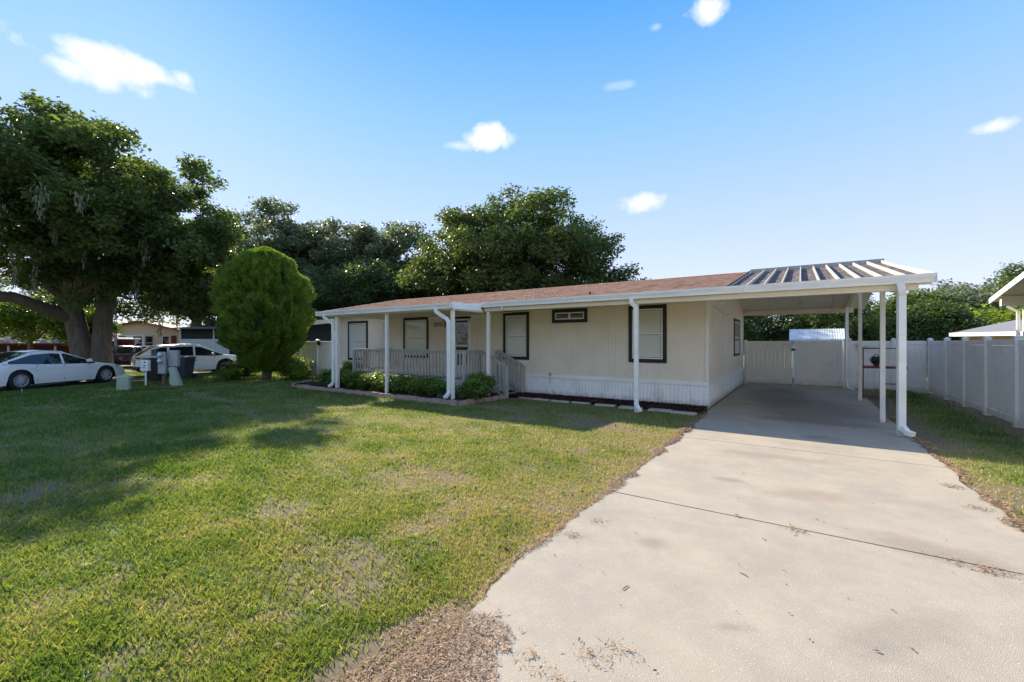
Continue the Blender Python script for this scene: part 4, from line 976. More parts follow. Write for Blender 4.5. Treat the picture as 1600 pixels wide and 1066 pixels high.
# big round oak behind the house
tree('oak_tree', (-17.9, 27.2, 0), 'big round dense oak rising above the middle of the roof', 'tree', 13.2,
     [(0, 0, 8.2, 7.0, 7.0, 4.7), (-4.2, -2.6, 6.0, 3.6, 3.6, 3.6), (4.2, 2.8, 6.6, 3.8, 3.6, 3.9), (6.6, 4.2, 5.0, 2.8, 2.6, 2.0)], .5, 125000, .23, 'oakleaf2', n_clump=430, clump_r=(.7, 1.2), fork=.25, limbs=12, shell=.2)

# arborvitae: dense rounded cone with ridged upright sprays
def arborvitae(loc, H_, Rm):
    t = thing('arborvitae', loc, 'rounded bright green arborvitae tree beside the left end of the house', 'tree')
    n_ = 120000
    th = rng.uniform(0, 2*math.pi, n_); h = rng.random(n_)
    def prof(hh):   # radius against height fraction
        return np.interp(hh, [0, .10, .22, .38, .55, .72, .86, .95, 1.0], [.26, .50, .80, .97, 1.0, .91, .67, .41, .04])
    cell = vnoise(th*3.4, h*9, 1.6, 61, 2); ridge = np.abs(vnoise(th*5, h*7, 1.5, 63, 2)-.5)*2
    bump = .93+.20*(cell-.5)*2*1.5+.18*ridge+.05*np.sin(th*3+1)
    keep_ = rng.random(n_) > np.clip((.40-cell)*4, 0, .75)
    r_ = Rm*prof(h)*bump*(1-.18*rng.random(n_)**2)
    z_ = .42+h*(H_-.42)
    C = np.stack([r_*np.cos(th), r_*np.sin(th), z_], 1)
    out = np.stack([np.cos(th), np.sin(th), np.full(n_, .9)], 1)+rng.normal(size=(n_, 3))*.45; out /= np.linalg.norm(out, axis=1)[:, None]
    sd = np.cross(out, rng.normal(size=(n_, 3))); sd /= np.linalg.norm(sd, axis=1)[:, None]
    l_ = rng.uniform(.05, .15, n_)[:, None]; w_ = rng.uniform(.012, .026, n_)[:, None]
    P = np.stack([C-out*l_*.5, C-sd*w_, C+out*l_, C+sd*w_], 1)
    vv = .7*vnoise(th*3, h*8, 1.4, 71, 3)+.45*rng.random(n_)+.1*h-.12
    quads_mesh('foliage', P[keep_], M['arborleaf'], t, vv[keep_])
    mb = MB()
    rings = [MB]
    pts_ = []
    for i in range(13):
        hh = i/12; rr = max(.03, Rm*float(prof(np.array([hh]))[()])*.72); pts_.append(((0, 0, .55+hh*(H_-.75)), rr))
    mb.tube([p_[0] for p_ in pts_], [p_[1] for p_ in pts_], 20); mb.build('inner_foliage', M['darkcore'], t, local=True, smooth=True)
    mb = MB(); mb.tube([(0, 0, -.1), (.05, 0, .6), (0, .05, 1.4)], [.2, .15, .12], 8); mb.tube([(.1, .1, 0), (.3, .2, 1.2)], [.1, .07], 7); mb.build('trunk', M['bark'], t, local=True, smooth=True)
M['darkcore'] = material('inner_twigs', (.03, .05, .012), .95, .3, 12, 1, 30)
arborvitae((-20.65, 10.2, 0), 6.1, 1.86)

# shrubs
def shrub(loc, rx, ry, h, label, group=None, mat='shrubleaf', n=6500, leaf=.07, flowers=0, z0=.12):
    t = thing('shrub', loc, label, 'shrub', group)
    k = 26; cs = []
    for i in range(k):
        a = rng.uniform(0, 6.28); q = rng.random()**.5
        cs.append((rx*.8*q*math.cos(a), ry*.8*q*math.sin(a), z0+h*(.25+.62*rng.random()*(1-.25*q*q))))
    C, P, ci = clump_leaves(cs, np.full(k, min(rx, ry)*.42+.06), n, leaf, flat=.8, aspect=.5, up=.5, shell=.35)
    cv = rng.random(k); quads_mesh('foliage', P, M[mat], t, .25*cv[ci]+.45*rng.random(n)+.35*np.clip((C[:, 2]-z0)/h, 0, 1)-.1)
    mb = MB()
    for i in range(0, k, 2): mb.tube([(cs[i][0]*.2, cs[i][1]*.2, z0-.05), (cs[i][0]*.5, cs[i][1]*.5, cs[i][2]*.5+z0*.4), cs[i]], [.014, .010, .005], 5, cap=False)
    mb.build('stems', M['bark2'], t, local=True)
    if flowers:
        C = np.array(cs)[rng.integers(0, k, flowers)]+rng.normal(size=(flowers, 3))*min(rx, ry)*.3; C[:, 2] = np.abs(C[:, 2])
        quads_mesh('blossoms', leaves(C, .06, .9, .8), M['flower'], t)
    return t
sg = 'clipped shrubs in the porch bed'
sh_list = [(-14.75, 9.75, .55, .45, .62, 'leftmost shrub of the porch bed, beside the white fence'), (-13.9, 9.62, .50, .42, .55, 'bright green shrub in front of the left porch post'), (-13.05, 9.60, .48, .42, .52, 'low shrub below the leftmost porch window'),
           (-12.2, 9.60, .48, .42, .56, 'shrub under the second porch bay, left of the thin post'), (-11.45, 9.62, .46, .42, .54, 'shrub just left of the middle porch post'), (-10.6, 9.62, .46, .40, .50, 'shrub just right of the middle porch post'), (-9.75, 9.62, .50, .42, .48, 'low shrub before the lattice, left of the corner downspout'), (-9.05, 9.60, .36, .38, .42, 'smallest shrub against the corner downspout')]
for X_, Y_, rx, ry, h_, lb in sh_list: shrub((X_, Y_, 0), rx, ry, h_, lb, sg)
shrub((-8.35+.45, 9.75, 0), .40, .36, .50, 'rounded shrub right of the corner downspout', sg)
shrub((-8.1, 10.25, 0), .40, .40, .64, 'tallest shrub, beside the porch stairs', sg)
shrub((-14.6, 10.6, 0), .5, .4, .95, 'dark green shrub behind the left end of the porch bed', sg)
# plants by the neighbour house and under the arborvitae
bb = 'bushes beside the arborvitae'
shrub((-19.9, 11.2, 0), .8, .7, 1.1, 'flowering bush between the arborvitae and the white fence', bb, n=6000, leaf=.09, flowers=160, z0=0)
shrub((-21.0, 11.6, 0), .7, .6, 1.3, 'tall bush with pale blossoms against the navy house', bb, n=5000, leaf=.09, flowers=120, z0=0)
shrub((-19.2, 11.0, 0), .45, .4, .45, 'low lime plant at the foot of the white fence', bb, mat='limeleaf', n=2500, leaf=.08, z0=0)
shrub((-22.6, 9.7, 0), .8, .6, .9, 'dark bush left of the arborvitae trunk', bb, mat='darkleaf', n=5000, leaf=.09, z0=0)
shrub((-21.7, 9.1, 0), .6, .5, .5, 'low ground plant at the foot of the arborvitae', bb, mat='limeleaf', n=2500, leaf=.08, z0=0)
shrub((-24.2, 10.9, 0), .6, .6, .8, 'dark bush in front of the white car bonnet', bb, mat='darkleaf', n=3500, leaf=.09, z0=0)

# trees on the right and behind the carport
rt = [(1.0, 34.0, 5.2, 4.0, 'oakleaf2', 'green tree behind the pale shed roof'), (-5.5, 33.0, 5.4, 3.8, 'oakleaf', 'dark green tree seen left under the carport roof'), (5.6, 35.0, 4.3, 2.9, 'oakleaf2', 'broad green tree right of the carport corner post'), (5.4, 38.6, 4.0, 1.9, 'oakleaf', 'round dark tree above the rear fence corner')]
for X_, Y_, H_, cr, mt, lb in rt:
    tree('garden_tree', (X_, Y_, 0), lb, 'tree', H_, [(0, 0, H_*.56, cr, cr*.8, H_*.42)], .2, 34000, .17, mt, n_clump=130, clump_r=(.45, .95), fork=.2, group='green trees behind the rear fence', shell=.3)
def at_d(u, d_):
    a = R(CAM_YAW); s_, c_ = math.sin(a), math.cos(a); l_ = (u-800)/672*d_; return (-s_*d_+c_*l_, c_*d_+s_*l_)
fr = [(1425, 44, 7.0, 3.6, 'oakleaf', 'far dark oak right behind the carport gutter end'), (1470, 46, 8.0, 3.6, 'greyleaf', 'far oak left of the grey roofs'), (1512, 42, 7.2, 3.4, 'greyleaf', 'pale mossy oak above the grey roof'), (1530, 33, 3.9, 2.3, 'limeleaf', 'yellow-green tree beside the neighbour carport roof'), (1592, 31, 3.9, 2.4, 'limeleaf', 'yellow-green tree beyond the neighbour carport column'),
      (1568, 45, 8.6, 3.4, 'oakleaf', 'dark tree left of the tallest right-hand tree'), (1612, 48, 10.6, 4.0, 'oakleaf2', 'tallest tree at the right edge'), (1680, 50, 9.5, 4.5, 'oakleaf', 'dark tree beyond the neighbour roof ridge')]
for u_, d_, H_, cr, mt, lb in fr:
    X_, Y_ = at_d(u_, d_)
    tree('far_tree', (X_, Y_, 0), lb, 'tree', H_, [(0, 0, H_*.56, cr, cr, H_*.42)], .3, 17000, .27, mt, n_clump=120, clump_r=(.8, 1.4), fork=.25, group='trees beyond the right-hand houses', shell=.3)
# left background trees
lf = [(-43.5, 6.0, 5.2, 2.4, 'limeleaf', 'yellow-green crape myrtle behind the white sedan', 'bark2'), (-47, 4.0, 6.0, 2.8, 'limeleaf', 'lime tree at the far left beyond the red roof', 'bark2'), (-58, 9.5, 9.0, 4.5, 'greyleaf', 'hazy tree over the long red roof', 'bark'), (-41.5, 8.3, 4.6, 1.5, 'limeleaf', 'slim lime tree just left of the oak trunk', 'bark2')]
for X_, Y_, H_, cr, mt, lb, bk in lf:
    tree('garden_tree', (X_, Y_, 0), lb, 'tree', H_, [(0, 0, H_*.66, cr, cr, H_*.30)], .14, 15000, .17, mt, n_clump=50, clump_r=(.4, .9), fork=.4, bark=bk, group='yellow-green trees on the far left')
# far woods all round
C = []; 
for k in range(330):
    a = rng.uniform(0, 2*math.pi); rr = rng.uniform(85, 125); hh = rng.uniform(3.5, 7)
    for j in range(9): C.append((rr*math.cos(a)+rng.normal()*4, rr*math.sin(a)+rng.normal()*4, rng.uniform(.5, hh), rng.uniform(1.6, 3.2)))
C = np.array(C); _, P, ci = clump_leaves(C[:, :3], C[:, 3], 60000, .75, flat=.8)
cv = rng.random(len(C)); tag(quads_mesh('distant_woods', P, M['greyleaf'], var=.4*cv[ci]+.35*rng.random(len(ci))), 'far belt of trees along the horizon', 'woods', kind='stuff')
# trees across the road behind the viewer, as the window reflections imply
for X_, Y_, lb in ((-12, -22, 'oak across the street, nearly behind the viewpoint'), (2, -26, 'oak across the street in line with the driveway'), (14, -20, 'oak across the street on the right-hand side'), (-26, -18, 'oak beside the asphalt road behind the viewpoint')):
    tree('street_tree', (X_, Y_, 0), lb, 'tree', 10, [(0, 0, 6.4, 5, 5, 3.6)], .35, 9000, .4, 'oakleaf2', n_clump=50, clump_r=(.9, 1.7), fork=.3, group='oaks across the street')

# ------------------------------------------------------------------ vinyl fences
FH = 1.80
bm_ = MB(); bm_.box(-.072, .072, -.011, .011, 0, 1); board_mesh = bm_.mesh('fence_board', M['fence'])
def fence_post(x_, y_, par, h_=FH+.05):
    mb = MB(); mb.box(x_-.063, x_+.063, y_-.063, y_+.063, 0, h_); 
    o_ = mb.build('fence_post', M['fence'], par, bevel=.006)
    mb = MB(); s_ = .075; mb.box(x_-s_, x_+s_, y_-s_, y_+s_, h_, h_+.02); mb.add([(x_-.06, y_-.06, h_+.02), (x_+.06, y_-.06, h_+.02), (x_+.06, y_+.06, h_+.02), (x_-.06, y_+.06, h_+.02), (x_, y_, h_+.055)], [(0, 1, 4), (1, 2, 4), (2, 3, 4), (3, 0, 4)]); mb.build('post_cap', M['fence'], o_)
def fence_panel(a, b, par, z0=.06):
    a, b = Vector((*a, 0)), Vector((*b, 0)); d_ = (b-a).normalized(); L_ = (b-a).length
    a = a+d_*.064; b = b-d_*.064; L_ -= .128
    for zc, hh in ((z0+.07, .14), (FH-.06, .12)):
        mb = MB(); mb.bar(a+Vector((0, 0, zc)), b+Vector((0, 0, zc)), .045, hh); mb.build('rail', M['fence'], par, bevel=.004)
    n_ = int(round(L_/.15)); st = L_/n_
    for i in range(n_):
        q = a+d_*(st*(i+.5)); inst('board', board_mesh, par, (q.x, q.y, z0+.142), math.atan2(d_.y, d_.x), (st/.15, 1, FH-.12-z0-.145))
fr_ = thing('vinyl_fence', (3.7, 13, 0), 'white vinyl privacy fence running along the right side of the yard', 'fence')
ys = [20.35, 18.3, 16.55, 14.9, 13.12, 11.3, 9.45, 7.6]
for y_ in ys: fence_post(3.70, y_, fr_)
for a_, b_ in zip(ys[:-1], ys[1:]): fence_panel((3.70, a_), (3.70, b_), fr_)
fb = thing('vinyl_fence', (2.6, 20.4, 0), 'white vinyl privacy fence across the back, right of the gates', 'fence')
fence_post(1.50, 20.4, fb); fence_post(2.75, 20.4, fb); fence_panel((1.50, 20.4), (2.75, 20.4), fb); fence_panel((2.75, 20.4), (3.68, 20.4), fb)
fl = thing('vinyl_fence', (-20, 12.3, 0), 'short white vinyl fence at the left end of the house', 'fence')
for x_ in (-21.3, -19.85, -18.45): fence_post(x_, 12.3, fl)
fence_panel((-21.3, 12.3), (-19.85, 12.3), fl, .04); fence_panel((-19.85, 12.3), (-18.45, 12.3), fl, .04)
# black bow on the left fence post
mb = MB()
for k in range(9):
    a = k*.7; mb.tube([(-19.62, 12.22, 1.72), (-19.62+.10*math.cos(a), 12.20, 1.72+.12*math.sin(a)), (-19.62+.13*math.cos(a+.5), 12.22, 1.72+.13*math.sin(a+.5)), (-19.62, 12.22, 1.72)], [.012, .02, .02, .01], 5)
o = mb.build('wreath', M['black']); tag(o, 'small black wreath hanging on the short left fence', 'wreath')
# gates
def gate(x0_, x1_, label):
    g_ = thing('vinyl_gate', ((x0_+x1_)/2, 20.4, 0), label, 'gate', 'vinyl double gates')
    for x_ in (x0_+.05, x1_-.05):
        mb = MB(); mb.box(x_-.045, x_+.045, 20.37, 20.43, .09, FH); mb.build('stile', M['fence'], g_, bevel=.004)
    for zc, hh in ((.18, .17), (FH-.06, .12)):
        mb = MB(); mb.box(x0_+.097, x1_-.097, 20.375, 20.425, zc-hh/2, zc+hh/2); mb.build('rail', M['fence'], g_, bevel=.004)
    n_ = int(round((x1_-x0_-.2)/.15)); st = (x1_-x0_-.2)/n_
    for i in range(n_): inst('board', board_mesh, g_, (x0_+.1+st*(i+.5), 20.4, .267), 0, (st/.15, 1, FH-.12-.269))
    return g_
g1 = gate(-1.86, -.30, 'left leaf of the white double gate, against the house')
g2 = gate(-.22, 1.30, 'right leaf of the white double gate, before the shed')
mb = MB(); mb.box(-.31, -.20, 20.33, 20.36, 1.42, 1.50); mb.tube([(-.25, 20.31, 1.46), (-.15, 20.31, 1.46)], .012, 6); mb.build('latch', M['darkmetal'], g2)
gp_ = thing('gate_post', (-1.93, 20.4, 0), 'white vinyl hinge post between house and left gate leaf', 'post'); mb = MB(); mb.box(-1.985, -1.875, 20.47, 20.58, 0, FH+.05); mb.build('fence_post', M['fence'], gp_, bevel=.005)
gp2 = thing('gate_post', (1.4, 20.5, 0), 'white vinyl hinge post right of the right gate leaf', 'post'); mb = MB(); mb.box(1.32, 1.43, 20.47, 20.58, 0, FH+.05); mb.build('fence_post', M['fence'], gp2, bevel=.005)

# ------------------------------------------------------------------ red steel rack
rk = thing('steel_rack', (2.1, 17.4, 0), 'dark red welded steel rack frame standing on the grass by the carport', 'rack')
rx0, rx1, rxm, ry0, ry1 = 1.60, 2.62, 2.06, 17.15, 17.7
def tubebar(mb_, a, b, w_=.04): mb_.bar(a, b, w_, w_)
for nm, segs_ in (('rear_frame', [((rx0, ry1, 0), (rx0, ry1, 1.56)), ((rx1, ry1, 0), (rx1, ry1, 1.56)), ((rx0, ry1, 1.56), (rx1, ry1, 1.56)), ((rx0, ry1, .06), (rx1, ry1, .06)), ((rxm, ry1, .45), (rx1, ry1, .45))]),
                  ('front_frame', [((rx0, ry0, 0), (rx0, ry0, 1.02)), ((rxm, ry0, 0), (rxm, ry0, 1.56)), ((rx0, ry0, .06), (rxm, ry0, .06)), ((rx0, ry0, 1.56), (rxm, ry0, 1.56)), ((rx0+.0, ry0, 1.0), (rx0, ry0, 1.56))]),
                  ('side_rails', [((rx0, ry0, .06), (rx0, ry1, .06)), ((rxm, ry0, .06), (rxm, ry1, .06)), ((rx0, ry0, 1.56), (rx0, ry1, 1.56))])):
    mb = MB()
    for a_, b_ in segs_: tubebar(mb, a_, b_, .03)
    mb.build(nm, M['redmetal'], rk)
mb = MB(); mb.box(rx0, rx1, ry0-.02, ry1, .95, 1.02); mb.build('shelf', M['redmetal'], rk)
mb = MB(); mb.box(rxm-.07, rxm+.01, ry0-.03, ry0+.0, 1.02, 1.58); mb.build('upright_plate', M['redmetal'], rk)
mo = thing('motor', (1.92, 17.25, 1.02), 'round black motor with pale hub sitting on the red rack shelf', 'motor')
mb = MB(); mb.tube([(1.80, 17.2, 1.2), (1.84, 17.2, 1.2), (1.98, 17.25, 1.2), (2.03, 17.25, 1.2)], [.09, .12, .12, .08], 14); mb.box(1.86, 1.98, 17.15, 17.33, 1.022, 1.1); mb.build('housing', M['plasticblk'], mo)
mb = MB(); mb.tube([(1.77, 17.19, 1.22), (1.799, 17.2, 1.22)], .05, 12); mb.build('hub', M['greybox'], mo)
mb = MB(); mb.tube([(1.86, 17.2, 1.31), (1.88, 17.2, 1.37), (1.96, 17.22, 1.37), (1.98, 17.22, 1.31)], .012, 6); mb.build('handle', M['plasticblk'], mo)
cl_ = MB(); gx_ = np.linspace(1.72, 2.3, 9)
for i in range(8):
    z1_, z2_ = 1.74+.012*math.sin(i*2), 1.74+.012*math.sin(i*2+2); dz = .16+.04*math.sin(i*1.7)
    cl_.add([(gx_[i], 20.31, z1_), (gx_[i+1], 20.31, z2_), (gx_[i+1], 20.30, z2_-dz), (gx_[i], 20.30, z1_-dz), (gx_[i], 20.33, z1_), (gx_[i+1], 20.33, z2_), (gx_[i+1], 20.32, z2_-dz), (gx_[i], 20.32, z1_-dz)], [(0, 1, 2, 3), (5, 4, 7, 6), (0, 4, 5, 1), (3, 2, 6, 7)])
o = cl_.build('cloth_rag', M['white']); tag(o, 'crumpled white cloth hanging on the rear fence above the red rack', 'cloth')

# ------------------------------------------------------------------ shed behind the gate
sh_ = thing('garden_shed', (.7, 24.5, 0), 'low shed with pale corrugated metal roof behind the gates', 'shed')
mb = MB(); mb.box(-.35, 1.72, 25.05, 26.9, 0, 1.9); mb.prism([(25.05, 1.9), (26.9, 1.9), (25.97, 2.3)], 'x', -.35, 1.72); mb.build('wall', M['whitesiding'], sh_)
for i in range(4):
    x0_ = -.48+i*.58; mb = MB()
    pr = []
    for k in range(13):
        pr.append((x0_+k*.575/12, .010 if k % 2 else 0))
    vs = []
    for (y_, z_) in ((24.9, 1.88), (25.97, 2.40)):
        vs += [(q[0], y_, z_+q[1]) for q in pr]+[(q[0], y_, z_+q[1]-.012) for q in pr]
    m_ = 13; fs = []
    for k in range(12): fs += [(k, k+1, 2*m_+k+1, 2*m_+k), (m_+k+1, m_+k, 3*m_+k, 3*m_+k+1), (k, m_+k, m_+k+1, k+1)]
    mb.add(vs, fs); mb.build('roof_sheet', M['shedroof'], sh_)
mb = MB(); mb.hexa([(-.48, 25.97, 2.38), (1.84, 25.97, 2.38), (1.84, 27.1, 1.86), (-.48, 27.1, 1.86), (-.48, 25.97, 2.40), (1.84, 25.97, 2.40), (1.84, 27.1, 1.88), (-.48, 27.1, 1.88)]); mb.build('rear_roof', M['shedroof'], sh_)
mb = MB(); mb.box(-.45, 1.8, 24.9, 24.93, 1.80, 1.875); mb.build('fascia', M['whitesiding'], sh_)

# ------------------------------------------------------------------ right neighbour: carport corner
nc = thing('neighbour_carport', (4.6, 16, 0), 'corner of the neighbour carport roof with white rake and column above the right fence', 'carport')
def nroof(y): return 2.95+(17.5-y)*.2 if y > 13.8 else 2.95+3.7*.2-(13.8-y)*.2
for (ya, yb) in ((17.5, 13.8), (13.8, 10.0)):
    mb = MB(); mb.hexa([(4.42, ya, nroof(ya)-.07), (9.5, ya, nroof(ya)-.07), (9.5, yb, nroof(yb)-.07), (4.42, yb, nroof(yb)-.07), (4.42, ya, nroof(ya)), (9.5, ya, nroof(ya)), (9.5, yb, nroof(yb)), (4.42, yb, nroof(yb))]); mb.build('roof', M['ceiling'], nc)
    mb = MB(); mb.hexa([(4.38, ya, nroof(ya)-.12), (4.418, ya, nroof(ya)-.12), (4.418, yb, nroof(yb)-.12), (4.38, yb, nroof(yb)-.12), (4.38, ya, nroof(ya)+.02), (4.418, ya, nroof(ya)+.02), (4.418, yb, nroof(yb)+.02), (4.38, yb, nroof(yb)+.02)]); mb.build('rake_trim', M['white'], nc)
mb = MB(); mb.box(4.45, 9.4, 16.85, 16.97, 2.72, 2.97); mb.build('beam', M['soffit'], nc)
mb = MB(); mb.box(4.86, 4.97, 16.85, 16.96, 0, 2.718); mb.build('column', M['trimwhite'], nc, bevel=.005)
mb = MB(); mb.bar((4.62, 17.1, 2.72), (4.80, 17.02, 2.56), .06, .06); mb.bar((4.80, 17.02, 2.58), (4.80, 17.02, .2), .06, .06, (0, 1, 0)); mb.build('downspout', M['white'], nc)

# ------------------------------------------------------------------ far right low houses
def simple_house(name, loc, rz, label, L_, D_, wall_h, ridge_h, wallmat, roofmat, over=.4, group=None, windows=(), roofname='roof'):
    h_ = thing(name, loc, label, 'house', group, rz)
    mb = MB(); mb.box(-L_/2, L_/2, 0, D_, 0, wall_h); mb.prism([(0, wall_h), (D_, wall_h), (D_/2, ridge_h-.06)], 'x', -L_/2, L_/2); mb.build('wall', M[wallmat], h_, local=True)
    for s_ in (0, 1):
        ya = -over if s_ == 0 else D_+over; yb = D_/2
        za = wall_h-over*(ridge_h-wall_h)/(D_/2)
        mb = MB(); mb.hexa([(-L_/2-over, ya, za-.03), (L_/2+over, ya, za-.03), (L_/2+over, yb, ridge_h-.03), (-L_/2-over, yb, ridge_h-.03), (-L_/2-over, ya, za+.05), (L_/2+over, ya, za+.05), (L_/2+over, yb, ridge_h+.05), (-L_/2-over, yb, ridge_h+.05)])
        mb.build(roofname, M[roofmat], h_, local=True)
    mb = MB(); za = wall_h-over*(ridge_h-wall_h)/(D_/2); mb.box(-L_/2-over, L_/2+over, -over-.03, -over-.002, za-.12, za+.06); mb.build('fascia', M['white'], h_, local=True)
    for (wx, wz, ww, wh, sh) in windows:
        f = MB(); f.box(wx-ww/2-.06, wx+ww/2+.06, -.03, -.003, wz-.06, wz+wh+.06); fo = f.build('window', M['white'], h_, local=True)
        npn = 2 if ww > .7 else 1
        for k in range(npn):
            for j in range(2):
                g = MB(); pw_ = ww/npn; g.box(wx-ww/2+k*pw_+.02, wx-ww/2+(k+1)*pw_-.02, -.038, -.031, wz+j*wh/2+.02, wz+(j+1)*wh/2-.02); g.build('pane', M['darkglass'], fo, local=True)
        if sh:
            for sx in sh:
                g = MB(); g.box(wx+sx*(ww/2+.22)-.15, wx+sx*(ww/2+.22)+.15, -.035, -.003, wz-.05, wz+wh+.05); g.build('shutter', M['maroon'], h_, local=True)
    return h_
simple_house('low_house', (8.1, 36.3, 0), R(-38), 'low house with grey roof and pale green wall beyond the fence corner', 6.0, 6, 2.1, 2.45, 'whitesiding', 'greyroof', group='low houses behind the right fence')
simple_house('low_house', (9.4, 27.0, 0), R(-56), 'low house with grey roof, yellow wall and brown door beyond the right fence', 9.0, 6, 2.25, 2.85, 'yellowwall', 'greyroof', group='low houses behind the right fence', windows=((1.2, .9, 1.2, .9, None),))
an = thing('roof_antenna', (9.0, 38.9, 2.5), 'small white antenna on the grey roof beyond the fence corner', 'antenna'); mb = MB(); mb.tube([(0, 0, -.3), (0, 0, .6)], .02, 5); mb.tube([(-.2, 0, .5), (.2, 0, .62)], .015, 5); mb.tube([(-.15, 0, .35), (.15, 0, .45)], .05, 6); mb.build('mast', M['white'], an, local=True)

# ------------------------------------------------------------------ left neighbours
yh = thing('cream_house', (-56, 15.2, 0), 'cream house with rust roof edge and maroon shutters behind the white SUV', 'house', rz=R(55))
mb = MB(); mb.box(-4.2, 4.2, 0, 7, 0, 2.75); mb.prism([(-4.2, 2.75), (4.2, 2.75), (0, 3.8)], 'y', 0, 7); mb.build('wall', M['cream'], yh, local=True)
for s_ in (-1, 1):
    mb = MB(); mb.hexa([(0, -.5, 3.82), (s_*4.8, -.5, 2.62), (s_*4.8, 7.3, 2.62), (0, 7.3, 3.82), (0, -.5, 3.96), (s_*4.8, -.5, 2.76), (s_*4.8, 7.3, 2.76), (0, 7.3, 3.96)]); mb.build('roof', M['redroof'], yh, local=True)
# bay window with four lights
mb = MB(); mb.prism([(-2.3, 0), (-1.7, -.55), (.6, -.55), (1.2, 0)], 'z', .6, 2.5); bay = mb.build('bay_window', M['white'], yh, local=True)
for (ax, ay, bx, by) in ((-2.22, -.10, -1.80, -.48), (-1.6, -.56, -.9, -.56), (-.3, -.56, .4, -.56), (.68, -.50, 1.12, -.10)):
    for z0_ in (1.05, 1.74):
        dx_, dy_ = bx-ax, by-ay; ln_ = math.hypot(dx_, dy_); nx_, ny_ = dy_/ln_*.03, -dx_/ln_*.03
        if ny_ > 0: nx_, ny_ = -nx_, -ny_
        mb = MB(); mb.hexa([(ax, ay, z0_), (bx, by, z0_), (bx+nx_, by+ny_, z0_), (ax+nx_, ay+ny_, z0_), (ax, ay, z0_+.6), (bx, by, z0_+.6), (bx+nx_, by+ny_, z0_+.6), (ax+nx_, ay+ny_, z0_+.6)]); mb.build('pane', M['darkglass'], bay, local=True)
for sx in (-2.75, 2.9):
    mb = MB(); mb.box(sx-.22, sx+.22, -.05, -.003, 1.0, 2.45); mb.build('shutter', M['maroon'], yh, local=True)
mb = MB(); mb.box(1.9, 2.55, -.04, -.003, 1.1, 2.4); wo = mb.build('window', M['white'], yh, local=True)
mb = MB(); mb.box(1.97, 2.48, -.05, -.041, 1.15, 2.35); mb.build('pane', M['darkglass'], wo, local=True)

ph = thing('screened_porch_house', (-42.6, 17.1, 0), 'white lap-sided house with dark screened porch behind the white SUV', 'house', rz=R(33.9))
Lp = 7.0
mb = MB(); mb.box(-Lp/2, Lp/2, .06, 5, 0, 3.0); mb.build('wall', M['screen'], ph, local=True)
for k in range(12):
    for (a_, b_) in ((-Lp/2+.11, -.56), (-.44, .75), (1.75, Lp/2-.11)):
        mb = MB(); z_ = .3+k*.145; mb.prism([(.058, z_), (-.02, z_), (.0, z_+.142), (.058, z_+.142)], 'x', a_, b_); mb.build('siding_board', M['whitesiding'], ph, local=True)
for px_ in (-Lp/2, -.55, .76, 1.64, Lp/2-.1):
    mb = MB(); mb.box(px_, px_+.1, -.03, .05, .3, 2.95); mb.build('porch_post', M['white'], ph, local=True)
mb = MB(); mb.box(.87, 1.63, -.02, .05, 1.96, 2.04); mb.build('screen_door', M['white'], ph, local=True)
mb = MB(); mb.hexa([(-Lp/2-.4, -.5, 2.92), (Lp/2+.4, -.5, 2.92), (Lp/2+.4, 5.4, 3.35), (-Lp/2-.4, 5.4, 3.35), (-Lp/2-.4, -.5, 3.02), (Lp/2+.4, -.5, 3.02), (Lp/2+.4, 5.4, 3.45), (-Lp/2-.4, 5.4, 3.45)]); mb.build('roof', M['darkroof'], ph, local=True)

nh = thing('navy_house', (-25.8, 14.9, 0), 'dark navy-blue sided house with white fascia behind the short left fence', 'house', rz=R(4))
mb = MB(); mb.box(-3.6, 5.2, .04, 6, 0, 2.9); mb.build('wall', M['navy'], nh, local=True)
for k in range(18):
    mb = MB(); z_ = .1+k*.155; mb.prism([(.038, z_), (-.02, z_), (.0, z_+.152), (.038, z_+.152)], 'x', -3.6, 5.2); mb.build('siding_board', M['navy'], nh, local=True)
mb = MB(); mb.hexa([(-4.0, -.8, 2.55), (5.6, -.8, 2.95), (5.6, 6.3, 3.3), (-4.0, 6.3, 2.9), (-4.0, -.8, 2.70), (5.6, -.8, 3.10), (5.6, 6.3, 3.45), (-4.0, 6.3, 3.05)]); mb.build('roof', M['greyroof'], nh, local=True)
mb = MB(); mb.hexa([(-4.0, -.84, 2.50), (5.6, -.84, 2.90), (5.6, -.80, 2.90), (-4.0, -.80, 2.50), (-4.0, -.84, 2.74), (5.6, -.84, 3.14), (5.6, -.80, 3.14), (-4.0, -.80, 2.74)]); mb.build('fascia', M['white'], nh, local=True)
for px_, pz_ in ((-2.6, 2.5), ):
    mb = MB(); mb.box(px_, px_+.1, -.7, -.6, 0, pz_); mb.build('porch_post', M['white'], nh, local=True)

rh = thing('red_roof_house', (-50, 3.5, 0), 'long low mobile home with faded red metal roof behind the white sedan', 'house', rz=R(62))
mb = MB(); mb.box(-8, 8, 0, 4.5, 0, 1.7); mb.build('wall', M['maroon'], rh, local=True)
for i in range(10):
    x0_ = -8.3+i*1.66
    mb = MB(); mb.hexa([(x0_, -.4, 1.62), (x0_+1.65, -.4, 1.62), (x0_+1.65, 2.3, 2.45), (x0_, 2.3, 2.45), (x0_, -.4, 1.70), (x0_+1.65, -.4, 1.70), (x0_+1.65, 2.3, 2.53), (x0_, 2.3, 2.53)]); mb.build('roof_sheet', M['palered'], rh, local=True)
mb = MB(); mb.box(-8.3, 8.3, -.46, -.41, 1.48, 1.64); mb.build('fascia', M['maroon'], rh, local=True)
for x_ in np.arange(-7.5, 8, 2.5):
    mb = MB(); mb.box(x_, x_+.12, -.35, -.25, 0, 1.6); mb.build('porch_post', M['white'], rh, local=True)
